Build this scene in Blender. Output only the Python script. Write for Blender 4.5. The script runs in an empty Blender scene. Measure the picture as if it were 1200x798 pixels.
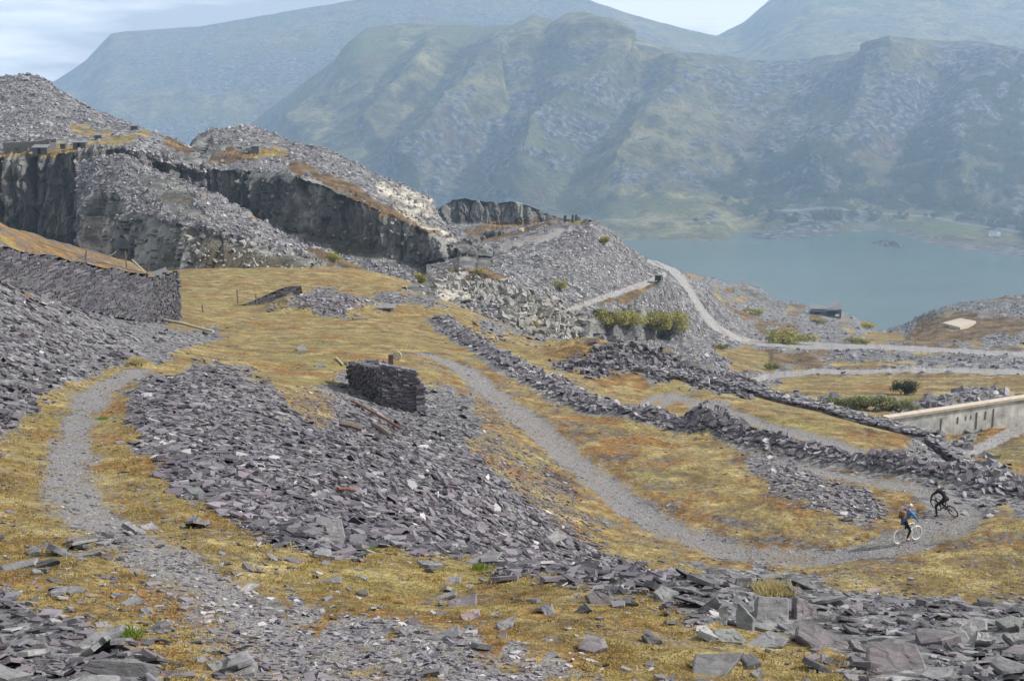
import bpy, bmesh, math, random
import numpy as np
from mathutils import Vector, Matrix

# ------------------------------------------------------------------ camera
FPX = 1500.0                       # focal length in photograph pixels (1200 wide)
PITCH = math.atan(289.0 / FPX)     # eye level lies at row 110 of the photograph
scene = bpy.context.scene
cam_data = bpy.data.cameras.new('camera')
cam_data.sensor_width = 36.0
cam_data.lens = 36.0 * FPX / 1200.0
cam_data.clip_start = 0.5
cam_data.clip_end = 60000.0
cam = bpy.data.objects.new('camera', cam_data)
scene.collection.objects.link(cam)
cam.location = (0, 0, 0)
cam.rotation_euler = (math.pi / 2 - PITCH, 0, 0)
scene.camera = cam
# ------------------------------------------------------------------ sky, sun, exposure
SUN_EL, SUN_AZ = math.radians(38), math.radians(82)      # azimuth clockwise from the view direction (+Y)
world = bpy.data.worlds.new('World'); scene.world = world
world.use_nodes = True
wt = world.node_tree; wt.nodes.clear()
def wn(t, **k):
    n = wt.nodes.new(t)
    for a, b in k.items(): setattr(n, a, b)
    return n
sky = wn('ShaderNodeTexSky', sky_type='NISHITA', sun_disc=False)
sky.sun_elevation = SUN_EL; sky.sun_rotation = SUN_AZ
sky.air_density = 1.0; sky.dust_density = 1.5; sky.altitude = 400
tc = wn('ShaderNodeTexCoord')
mp = wn('ShaderNodeMapping'); mp.inputs['Scale'].default_value = (3.0, 3.0, 20.0)
wt.links.new(tc.outputs['Generated'], mp.inputs['Vector'])
cn = wn('ShaderNodeTexNoise'); cn.inputs['Scale'].default_value = 1.5; cn.inputs['Detail'].default_value = 7; cn.inputs['Roughness'].default_value = 0.55
wt.links.new(mp.outputs['Vector'], cn.inputs['Vector'])
cr = wn('ShaderNodeValToRGB')                             # cloud brightness: grey bases, white breaks
cr.color_ramp.elements[0].position = 0.42; cr.color_ramp.elements[0].color = (5.4, 5.45, 5.55, 1)
cr.color_ramp.elements[1].position = 0.56; cr.color_ramp.elements[1].color = (12.6, 12.5, 12.3, 1)
wt.links.new(cn.outputs['Fac'], cr.inputs['Fac'])
cmix = wn('ShaderNodeMixRGB'); cmix.inputs['Fac'].default_value = 0.97
wt.links.new(sky.outputs['Color'], cmix.inputs['Color1']); wt.links.new(cr.outputs['Color'], cmix.inputs['Color2'])
bg = wn('ShaderNodeBackground'); bg.inputs['Strength'].default_value = 0.05
wo = wn('ShaderNodeOutputWorld')
wt.links.new(cmix.outputs['Color'], bg.inputs['Color']); wt.links.new(bg.outputs['Background'], wo.inputs['Surface'])
sun_data = bpy.data.lights.new('sun', 'SUN'); sun_data.energy = 4.1; sun_data.angle = math.radians(3); sun_data.color = (1.0, 0.95, 0.87)
sun = bpy.data.objects.new('sun', sun_data); scene.collection.objects.link(sun)
sdir = Vector((math.sin(SUN_AZ) * math.cos(SUN_EL), math.cos(SUN_AZ) * math.cos(SUN_EL), math.sin(SUN_EL)))
sun.rotation_euler = (-sdir).to_track_quat('-Z', 'Y').to_euler()
vs = scene.view_settings
vs.view_transform = 'Standard'; vs.look = 'None'; vs.exposure = 0.9; vs.gamma = 1.0; vs.use_curve_mapping = False
scene.cycles.volume_bounces = 1
scene.cycles.max_bounces = 5; scene.cycles.diffuse_bounces = 2
scene.cycles.use_denoising = True

RNG = np.random.default_rng(7)
random.seed(7)
LAKE_Z = -300.0
CT, ST = math.cos(PITCH), math.sin(PITCH)

# ------------------------------------------------------------------ small maths
def P(px, py, d):
    px = np.asarray(px, float); py = np.asarray(py, float); d = np.asarray(d, float)
    u = (px - 600) / FPX; v = (399 - py) / FPX
    t = d / (CT + v * ST)
    return np.stack([u * t, d + 0 * u, (-ST + v * CT) * t], -1)
def proj(p):
    up = p[..., 2] * CT + p[..., 1] * ST
    zc = p[..., 1] * CT - p[..., 2] * ST
    return 600 + FPX * p[..., 0] / zc, 399 - FPX * up / zc
def d_at_z(py, z):
    v = (399 - np.asarray(py, float)) / FPX
    return z * (CT + v * ST) / (-ST + v * CT)
def _hash(ix, iy, iz, seed):
    h = (ix.astype(np.int64) * 374761393 + iy.astype(np.int64) * 668265263 + iz.astype(np.int64) * 2147483647 + seed * 974634777) & 0xffffffff
    h = ((h ^ (h >> 13)) * 1274126177) & 0xffffffff
    h = ((h ^ (h >> 16)) * 2246822519) & 0xffffffff
    return ((h ^ (h >> 15)) & 0xffffff).astype(np.float32) / float(0xffffff)
def vnoise(p, seed=0):
    p = np.asarray(p, np.float32)
    i = np.floor(p); f = p - i; f = f * f * (3 - 2 * f)
    x, y, z = i[..., 0], i[..., 1], i[..., 2]
    fx, fy, fz = f[..., 0], f[..., 1], f[..., 2]
    def c(a, b, e): return _hash(x + a, y + b, z + e, seed)
    x00 = c(0,0,0) * (1-fx) + c(1,0,0) * fx; x10 = c(0,1,0) * (1-fx) + c(1,1,0) * fx
    x01 = c(0,0,1) * (1-fx) + c(1,0,1) * fx; x11 = c(0,1,1) * (1-fx) + c(1,1,1) * fx
    return ((x00 * (1-fy) + x10 * fy) * (1-fz) + (x01 * (1-fy) + x11 * fy) * fz) * 2 - 1
def fbm(p, octaves=4, seed=0, gain=0.5, ridged=False):
    p = np.asarray(p, np.float32); a, s, o = 1.0, 0.0, 0.0
    for k in range(octaves):
        n = vnoise(p * (2.03 ** k) + k * 17.3, seed + k)
        if ridged: n = 1 - 2 * np.abs(n)
        o = o + a * n; s += a; a *= gain
    return o / s
def worley(p, seed=0):
    """random value of the nearest cell, F2-F1 (small at the joints), and height of a tilted flat facet in that cell"""
    p = np.asarray(p, np.float32); i = np.floor(p)
    best = np.full(p.shape[:-1], 9.0, np.float32); sec = best.copy(); val = np.zeros_like(best); tilt = np.zeros_like(best)
    for a in (-1, 0, 1):
        for b in (-1, 0, 1):
            for c in (-1, 0, 1):
                x, y, z = i[..., 0] + a, i[..., 1] + b, i[..., 2] + c
                r = _hash(x, y, z, seed); r1 = _hash(x, y, z, seed + 1); r2 = _hash(x, y, z, seed + 2)
                dx = x + r - p[..., 0]; dy = y + r1 - p[..., 1]; dz = z + r2 - p[..., 2]
                dd = dx * dx + dy * dy + dz * dz
                near = dd < best; q = _hash(x, y, z, seed + 3)
                sec = np.where(near, best, np.minimum(sec, dd)); val = np.where(near, q, val)
                tilt = np.where(near, dx * (r2 - 0.5) * 2 + dy * (q - 0.5) * 2 + dz * (r1 - 0.5) * 2, tilt); best = np.where(near, dd, best)
    return val, np.sqrt(sec) - np.sqrt(best), tilt
def in_poly(x, y, poly):
    r = np.zeros(np.shape(x), bool); n = len(poly)
    for i in range(n):
        x0, y0 = poly[i]; x1, y1 = poly[(i + 1) % n]
        if y0 == y1: continue
        c = ((y0 > y) != (y1 > y)) & (x < (x1 - x0) * (y - y0) / (y1 - y0) + x0)
        r ^= c
    return r
def poly_dist(x, y, pts):
    """distance to a polyline in plan, signed side and position along it"""
    best = np.full(np.shape(x), 1e9); along = np.zeros_like(best); side = np.zeros_like(best); acc = 0.0
    for (ax, ay), (bx, by) in zip(pts[:-1], pts[1:]):
        ex, ey = bx - ax, by - ay; L = math.hypot(ex, ey)
        t = np.clip(((x - ax) * ex + (y - ay) * ey) / (L * L), 0, 1)
        dd = np.hypot(x - ax - t * ex, y - ay - t * ey)
        m = dd < best
        best = np.where(m, dd, best); along = np.where(m, acc + t * L, along)
        side = np.where(m, np.sign(ex * (y - ay) - ey * (x - ax)), side); acc += L
    return best, along, side
def sstep(a, b, x):
    t = np.clip((x - a) / (b - a), 0, 1); return t * t * (3 - 2 * t)
def blur(m, n=1):
    for _ in range(n):
        q = np.pad(m, 1, mode='edge')
        m = (q[:-2,1:-1] + q[2:,1:-1] + q[1:-1,:-2] + q[1:-1,2:] + 2 * q[1:-1,1:-1]) / 6
    return m
def grid_normals(g):
    du = np.gradient(g, axis=1); dv = np.gradient(g, axis=0)
    n = np.cross(du, dv); n /= np.linalg.norm(n, axis=-1, keepdims=True) + 1e-9
    return np.where(n[..., 2:3] < 0, -n, n)

# ------------------------------------------------------------------ object helpers
COL = scene.collection
def tag(o, label=None, cat=None, group=None, kind=None):
    if label: o['label'] = label
    if cat: o['category'] = cat
    if group: o['group'] = group
    if kind or label: o['kind'] = kind or 'thing'
    return o
def empty(name, loc=(0,0,0), rz=0.0):
    o = bpy.data.objects.new(name, None); COL.objects.link(o); o.location = loc; o.rotation_euler = (0, 0, rz); return o
def mesh_obj(name, verts, faces, mat, parent=None, smooth=False):
    me = bpy.data.meshes.new(name); me.from_pydata([tuple(map(float, v)) for v in verts], [], faces); me.update()
    if mat: me.materials.append(mat)
    me.polygons.foreach_set('use_smooth', [bool(smooth)] * len(me.polygons))
    o = bpy.data.objects.new(name, me); COL.objects.link(o)
    if parent: o.parent = parent
    return o
def fast_mesh(name, verts, loops, starts, totals, mat, smooth=False, attrs=None):
    me = bpy.data.meshes.new(name)
    me.vertices.add(len(verts)); me.vertices.foreach_set('co', np.ascontiguousarray(verts, np.float32).ravel())
    me.loops.add(len(loops)); me.loops.foreach_set('vertex_index', np.ascontiguousarray(loops, np.int32))
    me.polygons.add(len(starts)); me.polygons.foreach_set('loop_start', np.ascontiguousarray(starts, np.int32))
    me.polygons.foreach_set('loop_total', np.ascontiguousarray(totals, np.int32))
    me.polygons.foreach_set('use_smooth', np.full(len(starts), bool(smooth)))
    for k, v in (attrs or {}).items():
        at = me.attributes.new(k, 'FLOAT', 'POINT'); at.data.foreach_set('value', np.ascontiguousarray(v, np.float32).ravel())
    if mat: me.materials.append(mat)
    me.update(calc_edges=True); me.validate()
    o = bpy.data.objects.new(name, me); COL.objects.link(o); return o
def grid_mesh(name, g, mat, attrs=None, keep=None, smooth=True):
    """a sheet of quads from grid g; keep = which cells belong to this object"""
    R, C = g.shape[:2]; idx = np.arange(R * C).reshape(R, C)
    q = np.stack([idx[:-1,:-1], idx[:-1,1:], idx[1:,1:], idx[1:,:-1]], -1).reshape(-1, 4)
    if keep is not None: q = q[keep.ravel()]
    used = np.zeros(R * C, bool); used[q.ravel()] = True
    remap = np.cumsum(used) - 1; q = remap[q]
    v = g.reshape(-1, 3)[used]
    a, b, c = v[q[0,0]], v[q[0,1]], v[q[0,3]]
    if np.cross(b - a, c - a)[2] < 0: q = q[:, ::-1]
    n = len(q)
    return fast_mesh(name, v, q.ravel(), np.arange(n) * 4, np.full(n, 4), mat, smooth,
                     {k: np.asarray(w).reshape(-1)[used] for k, w in (attrs or {}).items()})

# ------------------------------------------------------------------ materials
class NT:
    def __init__(s, name):
        s.m = bpy.data.materials.new(name); s.m.use_nodes = True; s.t = s.m.node_tree; s.t.nodes.clear()
        s.out = s.n('ShaderNodeOutputMaterial')
    def n(s, t, **k):
        x = s.t.nodes.new(t)
        for a, b in k.items(): setattr(x, a, b)
        return x
    def l(s, a, b): s.t.links.new(a, b)
    def val(s, sock, v):
        if hasattr(v, 'is_linked') or isinstance(v, bpy.types.NodeSocket): s.l(v, sock)
        else: sock.default_value = v
    def pos(s):
        return s.n('ShaderNodeNewGeometry').outputs['Position']
    def obj(s): return s.n('ShaderNodeTexCoord').outputs['Object']
    def noise(s, vec, scale, detail=4, rough=0.6, out='Fac', dist=0.0):
        x = s.n('ShaderNodeTexNoise'); s.l(vec, x.inputs['Vector']); x.inputs['Scale'].default_value = scale
        x.inputs['Detail'].default_value = detail; x.inputs['Roughness'].default_value = rough; x.inputs['Distortion'].default_value = dist
        return x.outputs[out]
    def voro(s, vec, scale, out='Color', feature='F1'):
        x = s.n('ShaderNodeTexVoronoi', feature=feature); s.l(vec, x.inputs['Vector']); x.inputs['Scale'].default_value = scale
        return x.outputs[out]
    def mapv(s, vec, scale=(1,1,1), rot=(0,0,0)):
        x = s.n('ShaderNodeMapping'); s.l(vec, x.inputs['Vector']); x.inputs['Scale'].default_value = scale; x.inputs['Rotation'].default_value = rot
        return x.outputs['Vector']
    def ramp(s, f, stops):
        x = s.n('ShaderNodeValToRGB'); s.l(f, x.inputs['Fac']); e = x.color_ramp.elements
        while len(e) < len(stops): e.new(0.5)
        for i, (p, c) in enumerate(stops): e[i].position = p; e[i].color = (c[0], c[1], c[2], 1) if isinstance(c, tuple) else (c, c, c, 1)
        return x.outputs['Color']
    def mix(s, f, a, b, mode='MIX'):
        x = s.n('ShaderNodeMixRGB', blend_type=mode)
        s.val(x.inputs['Fac'], f)
        for i, v in ((1, a), (2, b)):
            if isinstance(v, tuple): x.inputs[i].default_value = (v[0], v[1], v[2], 1)
            else: s.l(v, x.inputs[i])
        return x.outputs['Color']
    def math(s, op, a, b=0.0, clamp=False):
        x = s.n('ShaderNodeMath', operation=op, use_clamp=clamp); s.val(x.inputs[0], a); s.val(x.inputs[1], b); return x.outputs[0]
    def attr(s, name):
        return s.n('ShaderNodeAttribute', attribute_name=name).outputs['Fac']
    def step(s, f, a, b):
        x = s.n('ShaderNodeMapRange', interpolation_type='SMOOTHSTEP'); s.l(f, x.inputs[0]); x.inputs[1].default_value = a; x.inputs[2].default_value = b
        return x.outputs[0]
    def bump(s, h, strength, dist):
        x = s.n('ShaderNodeBump'); s.l(h, x.inputs['Height']); x.inputs['Strength'].default_value = strength; x.inputs['Distance'].default_value = dist
        return x.outputs['Normal']
    def bsdf(s, color, rough=0.85, spec=0.3, normal=None, metal=0.0):
        x = s.n('ShaderNodeBsdfPrincipled')
        if isinstance(color, tuple): x.inputs['Base Color'].default_value = (color[0], color[1], color[2], 1)
        else: s.l(color, x.inputs['Base Color'])
        s.val(x.inputs['Roughness'], rough); x.inputs['Specular IOR Level'].default_value = spec; x.inputs['Metallic'].default_value = metal
        if normal is not None: s.l(normal, x.inputs['Normal'])
        s.l(x.outputs['BSDF'], s.out.inputs['Surface']); return s.m

def mat_terrain(name, unit, road=1.0, moor=((0.035, 0.022, 0.013), (0.1, 0.064, 0.032), (0.21, 0.142, 0.066))):
    """quarry ground: slate waste, with grass, heath, pale rock, cliff and gravel where the sheet says so; unit = grain in metres"""
    t = NT(name); p = t.pos()
    n1 = t.noise(p, 0.35 / unit, 8, 0.7); n2 = t.noise(p, 2.2 / unit, 5, 0.7); n3 = t.noise(p, 0.06 / unit, 4, 0.6)
    vc = t.voro(p, 2.6 / unit)
    cell = t.n('ShaderNodeSeparateColor'); t.l(vc, cell.inputs[0])
    slate = t.ramp(cell.outputs[0], [(0.0, (0.045, 0.045, 0.048)), (0.45, (0.115, 0.114, 0.12)), (0.8, (0.18, 0.179, 0.185)), (1.0, (0.27, 0.27, 0.27))])
    slate = t.mix(t.math('MULTIPLY', t.step(n3, 0.48, 0.7), 0.5), slate, (0.12, 0.105, 0.115), 'MIX')
    slate = t.mix(0.45, slate, t.ramp(n1, [(0.3, 0.25), (0.7, 1.6)]), 'MULTIPLY')
    # cliff: streaks down the face
    st = t.noise(t.mapv(p, (1, 1, 0.1)), 0.3 / unit, 8, 0.72)
    cl = t.ramp(st, [(0.36, (0.035, 0.036, 0.038)), (0.5, (0.11, 0.11, 0.108)), (0.66, (0.26, 0.256, 0.242))])
    cl = t.mix(t.step(t.noise(p, 0.09 / unit, 5, 0.65), 0.52, 0.66), cl, (0.06, 0.05, 0.032))
    pale = t.ramp(n1, [(0.36, (0.09, 0.08, 0.072)), (0.48, (0.25, 0.23, 0.2)), (0.62, (0.47, 0.44, 0.39))])
    n4 = t.noise(p, 9.0 / unit, 3, 0.7)
    grass = t.ramp(n1, [(0.32, (0.065, 0.043, 0.019)), (0.44, (0.14, 0.1, 0.038)), (0.55, (0.228, 0.176, 0.069)), (0.68, (0.36, 0.3, 0.145))])
    grass = t.mix(t.step(t.noise(p, 0.13 / unit, 6, 0.7), 0.5, 0.64), grass, t.ramp(n2, [(0.3, (0.09, 0.038, 0.012)), (0.7, (0.27, 0.14, 0.035))]))
    grass = t.mix(t.math('MULTIPLY', t.step(n3, 0.52, 0.64), 0.35), grass, (0.17, 0.165, 0.045))
    grass = t.mix(t.math('MULTIPLY', t.step(t.noise(p, 0.21 / unit, 7, 0.75), 0.52, 0.62), 0.6), grass, t.ramp(n2, [(0.35, (0.06, 0.05, 0.04)), (0.65, (0.17, 0.15, 0.12))]))
    grass = t.mix(0.75, grass, t.ramp(n2, [(0.3, 0.3), (0.7, 1.6)]), 'MULTIPLY')
    grass = t.mix(0.6, grass, t.ramp(n4, [(0.3, 0.4), (0.7, 1.55)]), 'MULTIPLY')
    sv = t.n('ShaderNodeTexVoronoi'); t.l(p, sv.inputs['Vector']); sv.inputs['Scale'].default_value = 3.2 / unit
    sc = t.n('ShaderNodeSeparateColor'); t.l(sv.outputs['Color'], sc.inputs[0])
    spk = t.math('MULTIPLY', t.step(sc.outputs[0], 0.85, 0.9), t.step(sv.outputs['Distance'], 0.34, 0.24))
    grass = t.mix(spk, grass, t.mix(sc.outputs[1], (0.10, 0.095, 0.10), (0.34, 0.33, 0.33)))
    heath = t.ramp(n1, [(0.34, moor[0]), (0.5, moor[1]), (0.66, moor[2])])
    n5 = t.noise(p, 11.0 / unit, 4, 0.75)
    grav = t.mix(t.step(n5, 0.4, 0.62), tuple(road * v for v in (0.1, 0.096, 0.1)), tuple(road * v for v in (0.27, 0.262, 0.26)))
    grav = t.mix(t.math('MULTIPLY', t.step(n1, 0.5, 0.66), 0.7), grav, (0.17, 0.135, 0.09))
    grav = t.mix(t.math('MULTIPLY', t.step(t.noise(p, 6.0 / unit, 3, 0.7), 0.55, 0.66), 0.6), grav, tuple(road * v for v in (0.08, 0.08, 0.08)))
    edge = t.math('ADD', t.math('MULTIPLY', t.math('SUBTRACT', n1, 0.5), 1.3), t.math('MULTIPLY', t.math('SUBTRACT', n2, 0.5), 0.7))
    def cover(base, over, name):
        a = t.math('ADD', t.attr(name), edge)
        return t.mix(t.step(a, *((0.12, 0.85) if name == 'gravel' else (0.34, 0.64))), base, over)
    c = slate
    for over, nm in ((cl, 'cliff'), (pale, 'pale'), (heath, 'heath'), (grass, 'grass'), (grav, 'gravel')): c = cover(c, over, nm)
    h = t.math('ADD', t.math('MULTIPLY', n1, 1.0), t.math('ADD', t.math('MULTIPLY', n2, 0.5), t.math('MULTIPLY', cell.outputs[1], 0.25)))
    return t.bsdf(c, 0.9, 0.25, t.bump(h, 0.9, 0.45 * unit))

def mat_slate():
    t = NT('slate'); p = t.pos(); tone = t.attr('tone'); hue = t.attr('hue')
    c = t.ramp(tone, [(0.0, (0.028, 0.026, 0.031)), (0.4, (0.09, 0.084, 0.101)), (0.75, (0.178, 0.169, 0.191)), (1.0, (0.36, 0.352, 0.36))])
    c = t.mix(t.math('MULTIPLY', t.step(hue, 0.6, 0.95), 0.6), c, (0.145, 0.11, 0.132))
    c = t.mix(t.step(hue, 0.12, 0.02), c, (0.15, 0.15, 0.13))
    n = t.noise(p, 5.0, 6, 0.7)
    c = t.mix(0.5, c, t.ramp(n, [(0.3, 0.55), (0.7, 1.35)]), 'MULTIPLY')
    return t.bsdf(c, 0.62, 0.4, t.bump(t.noise(p, 14, 4, 0.7), 0.35, 0.03))
def mat_slab(name, a, b, lichen=0.0):
    """one slate slab: cleaved surface, fine steps, dull lichen"""
    t = NT(name); o = t.obj(); rnd = t.n('ShaderNodeObjectInfo').outputs['Random']
    n = t.noise(t.mapv(o, (1, 1, 3)), 3.0, 8, 0.65, dist=0.4); f = t.noise(o, 26, 4, 0.6)
    c = t.mix(t.step(n, 0.3, 0.72), a, b)
    c = t.mix(0.35, c, t.ramp(rnd, [(0, 0.6), (1, 1.5)]), 'MULTIPLY')
    if lichen: c = t.mix(t.math('MULTIPLY', t.step(t.noise(o, 4.5, 5, 0.7), 0.6, 0.68), lichen), c, (0.36, 0.37, 0.33))
    crack = t.step(t.noise(t.mapv(o, (1.2, 5, 1), (0, 0, 0.5)), 1.7, 5, 0.6), 0.5, 0.53)
    h = t.math('ADD', t.math('MULTIPLY', crack, 0.5), t.math('ADD', n, t.math('MULTIPLY', f, 0.25)))
    return t.bsdf(c, 0.6, 0.4, t.bump(h, 0.55, 0.035))
def mat_plain(name, col, rough=0.7, var=0.3, scale=8.0, metal=0.0, spec=0.4, bump=0.2):
    t = NT(name); o = t.obj(); n = t.noise(o, scale, 5, 0.65)
    c = t.mix(var, col, t.ramp(n, [(0.3, 0.35), (0.7, 1.6)]), 'MULTIPLY')
    return t.bsdf(c, rough, spec, t.bump(n, bump, 0.02), metal)
def mat_blade(name, stops, scale=1.3):
    t = NT(name); p = t.pos(); n = t.noise(p, scale, 5, 0.7)
    x = t.n('ShaderNodeBsdfPrincipled'); t.l(t.ramp(n, stops), x.inputs['Base Color']); x.inputs['Roughness'].default_value = 0.8; x.inputs['Specular IOR Level'].default_value = 0.2
    tr = t.n('ShaderNodeBsdfTranslucent'); t.l(t.ramp(n, stops), tr.inputs['Color'])
    m = t.n('ShaderNodeMixShader'); m.inputs[0].default_value = 0.3
    t.l(x.outputs[0], m.inputs[1]); t.l(tr.outputs[0], m.inputs[2]); t.l(m.outputs[0], t.out.inputs['Surface'])
    return t.m
def mat_mountain():
    t = NT('mountain_side'); p = t.pos()
    n1 = t.noise(p, 0.012, 9, 0.68); n2 = t.noise(p, 0.0022, 6, 0.6); n3 = t.noise(p, 0.055, 5, 0.7)
    g = t.ramp(n1, [(0.36, (0.04, 0.036, 0.017)), (0.5, (0.12, 0.108, 0.04)), (0.62, (0.26, 0.225, 0.10))])
    g = t.mix(t.step(n2, 0.48, 0.66), g, (0.085, 0.1, 0.033))
    g = t.mix(t.step(t.noise(p, 0.0045, 6, 0.7), 0.56, 0.68), g, (0.115, 0.07, 0.05))
    r = t.ramp(n3, [(0.4, (0.02, 0.022, 0.026)), (0.5, (0.06, 0.061, 0.065)), (0.62, (0.18, 0.18, 0.18))])
    rk = t.step(t.math('ADD', t.attr('rock'), t.math('MULTIPLY', t.math('SUBTRACT', n1, 0.5), 1.6)), 0.35, 0.65)
    c = t.mix(rk, g, r)
    c = t.mix(t.step(t.math('ADD', t.attr('wood'), t.math('MULTIPLY', t.math('SUBTRACT', n3, 0.5), 0.8)), 0.4, 0.6), c, (0.035, 0.045, 0.018))
    c = t.mix(t.math('MULTIPLY', t.attr('field'), 0.8), c, (0.09, 0.125, 0.04))
    c = t.mix(t.math('MULTIPLY', t.attr('shore'), 0.8), c, t.ramp(n3, [(0.35, (0.06, 0.058, 0.06)), (0.65, (0.19, 0.18, 0.175))]))
    c = t.mix(t.math('MULTIPLY', t.attr('road'), 0.8), c, (0.2, 0.2, 0.2))
    return t.bsdf(c, 0.95, 0.1, t.bump(t.math('ADD', n1, t.math('MULTIPLY', n3, 0.5)), 1.0, 34))
def mat_lake():
    t = NT('lake_water'); p = t.pos()
    n = t.noise(t.mapv(p, (1, 2.2, 1)), 0.06, 6, 0.7); w = t.noise(p, 0.004, 4, 0.6)
    c = t.mix(t.step(w, 0.35, 0.7), (0.032, 0.068, 0.056), (0.046, 0.088, 0.074))
    gl = t.step(t.noise(t.mapv(p, (0.35, 1.6, 1), (0, 0, 0.5)), 0.006, 6, 0.65), 0.35, 0.7)
    rg = t.math('ADD', 0.16, t.math('MULTIPLY', gl, 0.08))
    return t.bsdf(c, rg, 0.5, t.bump(n, 0.5, 1.6))
M = {}
M['near'] = mat_terrain('near_ground', 0.7, 1.0, ((0.045, 0.023, 0.009), (0.135, 0.073, 0.022), (0.25, 0.158, 0.052)))
M['mid'] = mat_terrain('quarry_ground', 3.2, 1.4)
M['mountain'] = mat_mountain()
M['lake'] = mat_lake()
M['slate'] = mat_slate()
# ================================================================== FAR: mountains and lake
def sheet(px0, px1, step, rows, subs, crest=1.0, back=True, seed=0):
    """lofts rows of (px, py, d) knots into a grid of real positions; returns grid and the picture position of its undisplaced vertices"""
    px = np.arange(px0, px1 + step, step); R = []
    for k, (kx, ky, kd) in enumerate(rows):
        y = np.interp(px, kx, ky); d = np.interp(px, kx, kd)
        j = fbm(np.stack([px / 14.0, 0 * px + k * 7.7, 0 * px + seed], -1), 4, seed + k)
        R.append(P(px, y + crest * 2.2 * j * (1.0 if k == 0 else 0.8), d))
    if back:
        b = R[0].copy(); b[:, :2] *= 1.12; b[:, 2] -= 0.05 * b[:, 1]
        R.insert(0, b); subs = [6] + list(subs)
    g = []
    for a, b, s in zip(R[:-1], R[1:], subs):
        for t in np.arange(s) / s: g.append(a * (1 - t) + b * t)
    g.append(R[-1]); g = np.array(g)
    return g, proj(g)
MTN_LABELS = {}
def mountain(name, g, px, py, amp, seed, attrs, ribs=0.8, spurs=()):
    n = grid_normals(g)
    wx = 16 * fbm(np.stack([px / 70.0, py / 50.0, 0 * px + seed], -1), 3, seed + 70); wy = 14 * fbm(np.stack([px / 60.0, py / 60.0, 0 * px + seed + 3], -1), 3, seed + 71)
    rib = fbm(np.stack([(px + 0.85 * py + wx) / 60.0, (py - 0.3 * px + wy) / 190.0, 0 * px + seed], -1), 4, seed, 0.4, True)
    lump = fbm(g / 600.0, 5, seed + 9, 0.45)
    fine = fbm(g / 80.0, 4, seed + 31, 0.55, True)
    spur = np.zeros(px.shape)
    for pts_, hgt, wid in spurs:
        dd, al, sd = poly_dist(px + wx, py + wy, pts_); spur = np.maximum(spur, hgt * np.exp(-(dd / wid) ** 1.3))
    h = amp * ((0.6 - 0.3 * sstep(760, 900, px)) * ribs * rib + 1.3 * lump + 0.26 * fine + spur)
    edge = np.ones(px.shape); edge[:7] = 0.06; nr_ = 26; edge[7:7 + nr_] *= np.linspace(0.06, 1, nr_)[:, None]
    fade = np.clip((g[..., 2] - LAKE_Z) / 90.0, 0.05, 1)
    n = n * np.array([1, 1, 0.3]); n /= np.linalg.norm(n, axis=-1, keepdims=True)      # relief stands out from the face, the skyline keeps its height
    g2 = g + n * (h * edge * fade)[..., None]
    side = 0.28 * sstep(640, 760, px) - 0.5 * sstep(222, 236, py) * sstep(690, 740, px) * sstep(930, 880, px)
    a = {'rock': np.clip(0.1 + side + 0.2 * rib * ribs + 0.25 * fine + 0.9 * fbm(g / 500.0, 4, seed + 41), 0, 1)}
    for k in ('wood', 'field', 'shore', 'road'): a[k] = np.zeros(px.shape)
    a.update(attrs(px, py, g) if attrs else {})
    o = grid_mesh(name, g2, M['mountain'], a); o['kind'] = 'structure'
    return o, g2
# far massif with its head in the cloud
r = [([-150, 30, 66, 100, 118, 130, 150, 230, 330, 430, 520, 600, 680, 740, 800, 845, 900], [125, 112, 94, 72, 52, 40, 37, 32, 15, -2, -8, -9, -3, 17, 34, 43, 60],
      [6400] * 17),
     ([-150, 900], [230, 190], [4700, 4700])]
g, (qx, qy) = sheet(-150, 900, 4.0, r, [110], 0.5, seed=3)
mountain('mountain', g, qx, qy, 55, 3, lambda x, y, g: {'rock': np.clip(0.45 + 0.3 * fbm(g / 300.0, 4, 5), 0, 1)}, 0.5)
r = [([760, 800, 840, 870, 905, 950, 1000, 1100, 1200, 1400, 1600], [70, 54, 42, 28, -2, -36, -55, -70, -78, -88, -92], [6600] * 11),
     ([760, 1600], [150, 170], [4800, 4600])]
g, (qx, qy) = sheet(760, 1600, 4.0, r, [90], 0.5, seed=4)
mountain('mountain', g, qx, qy, 55, 4, lambda x, y, g: {'rock': np.clip(0.3 + 0.3 * fbm(g / 300.0, 4, 6), 0, 1)}, 0.5)
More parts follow.
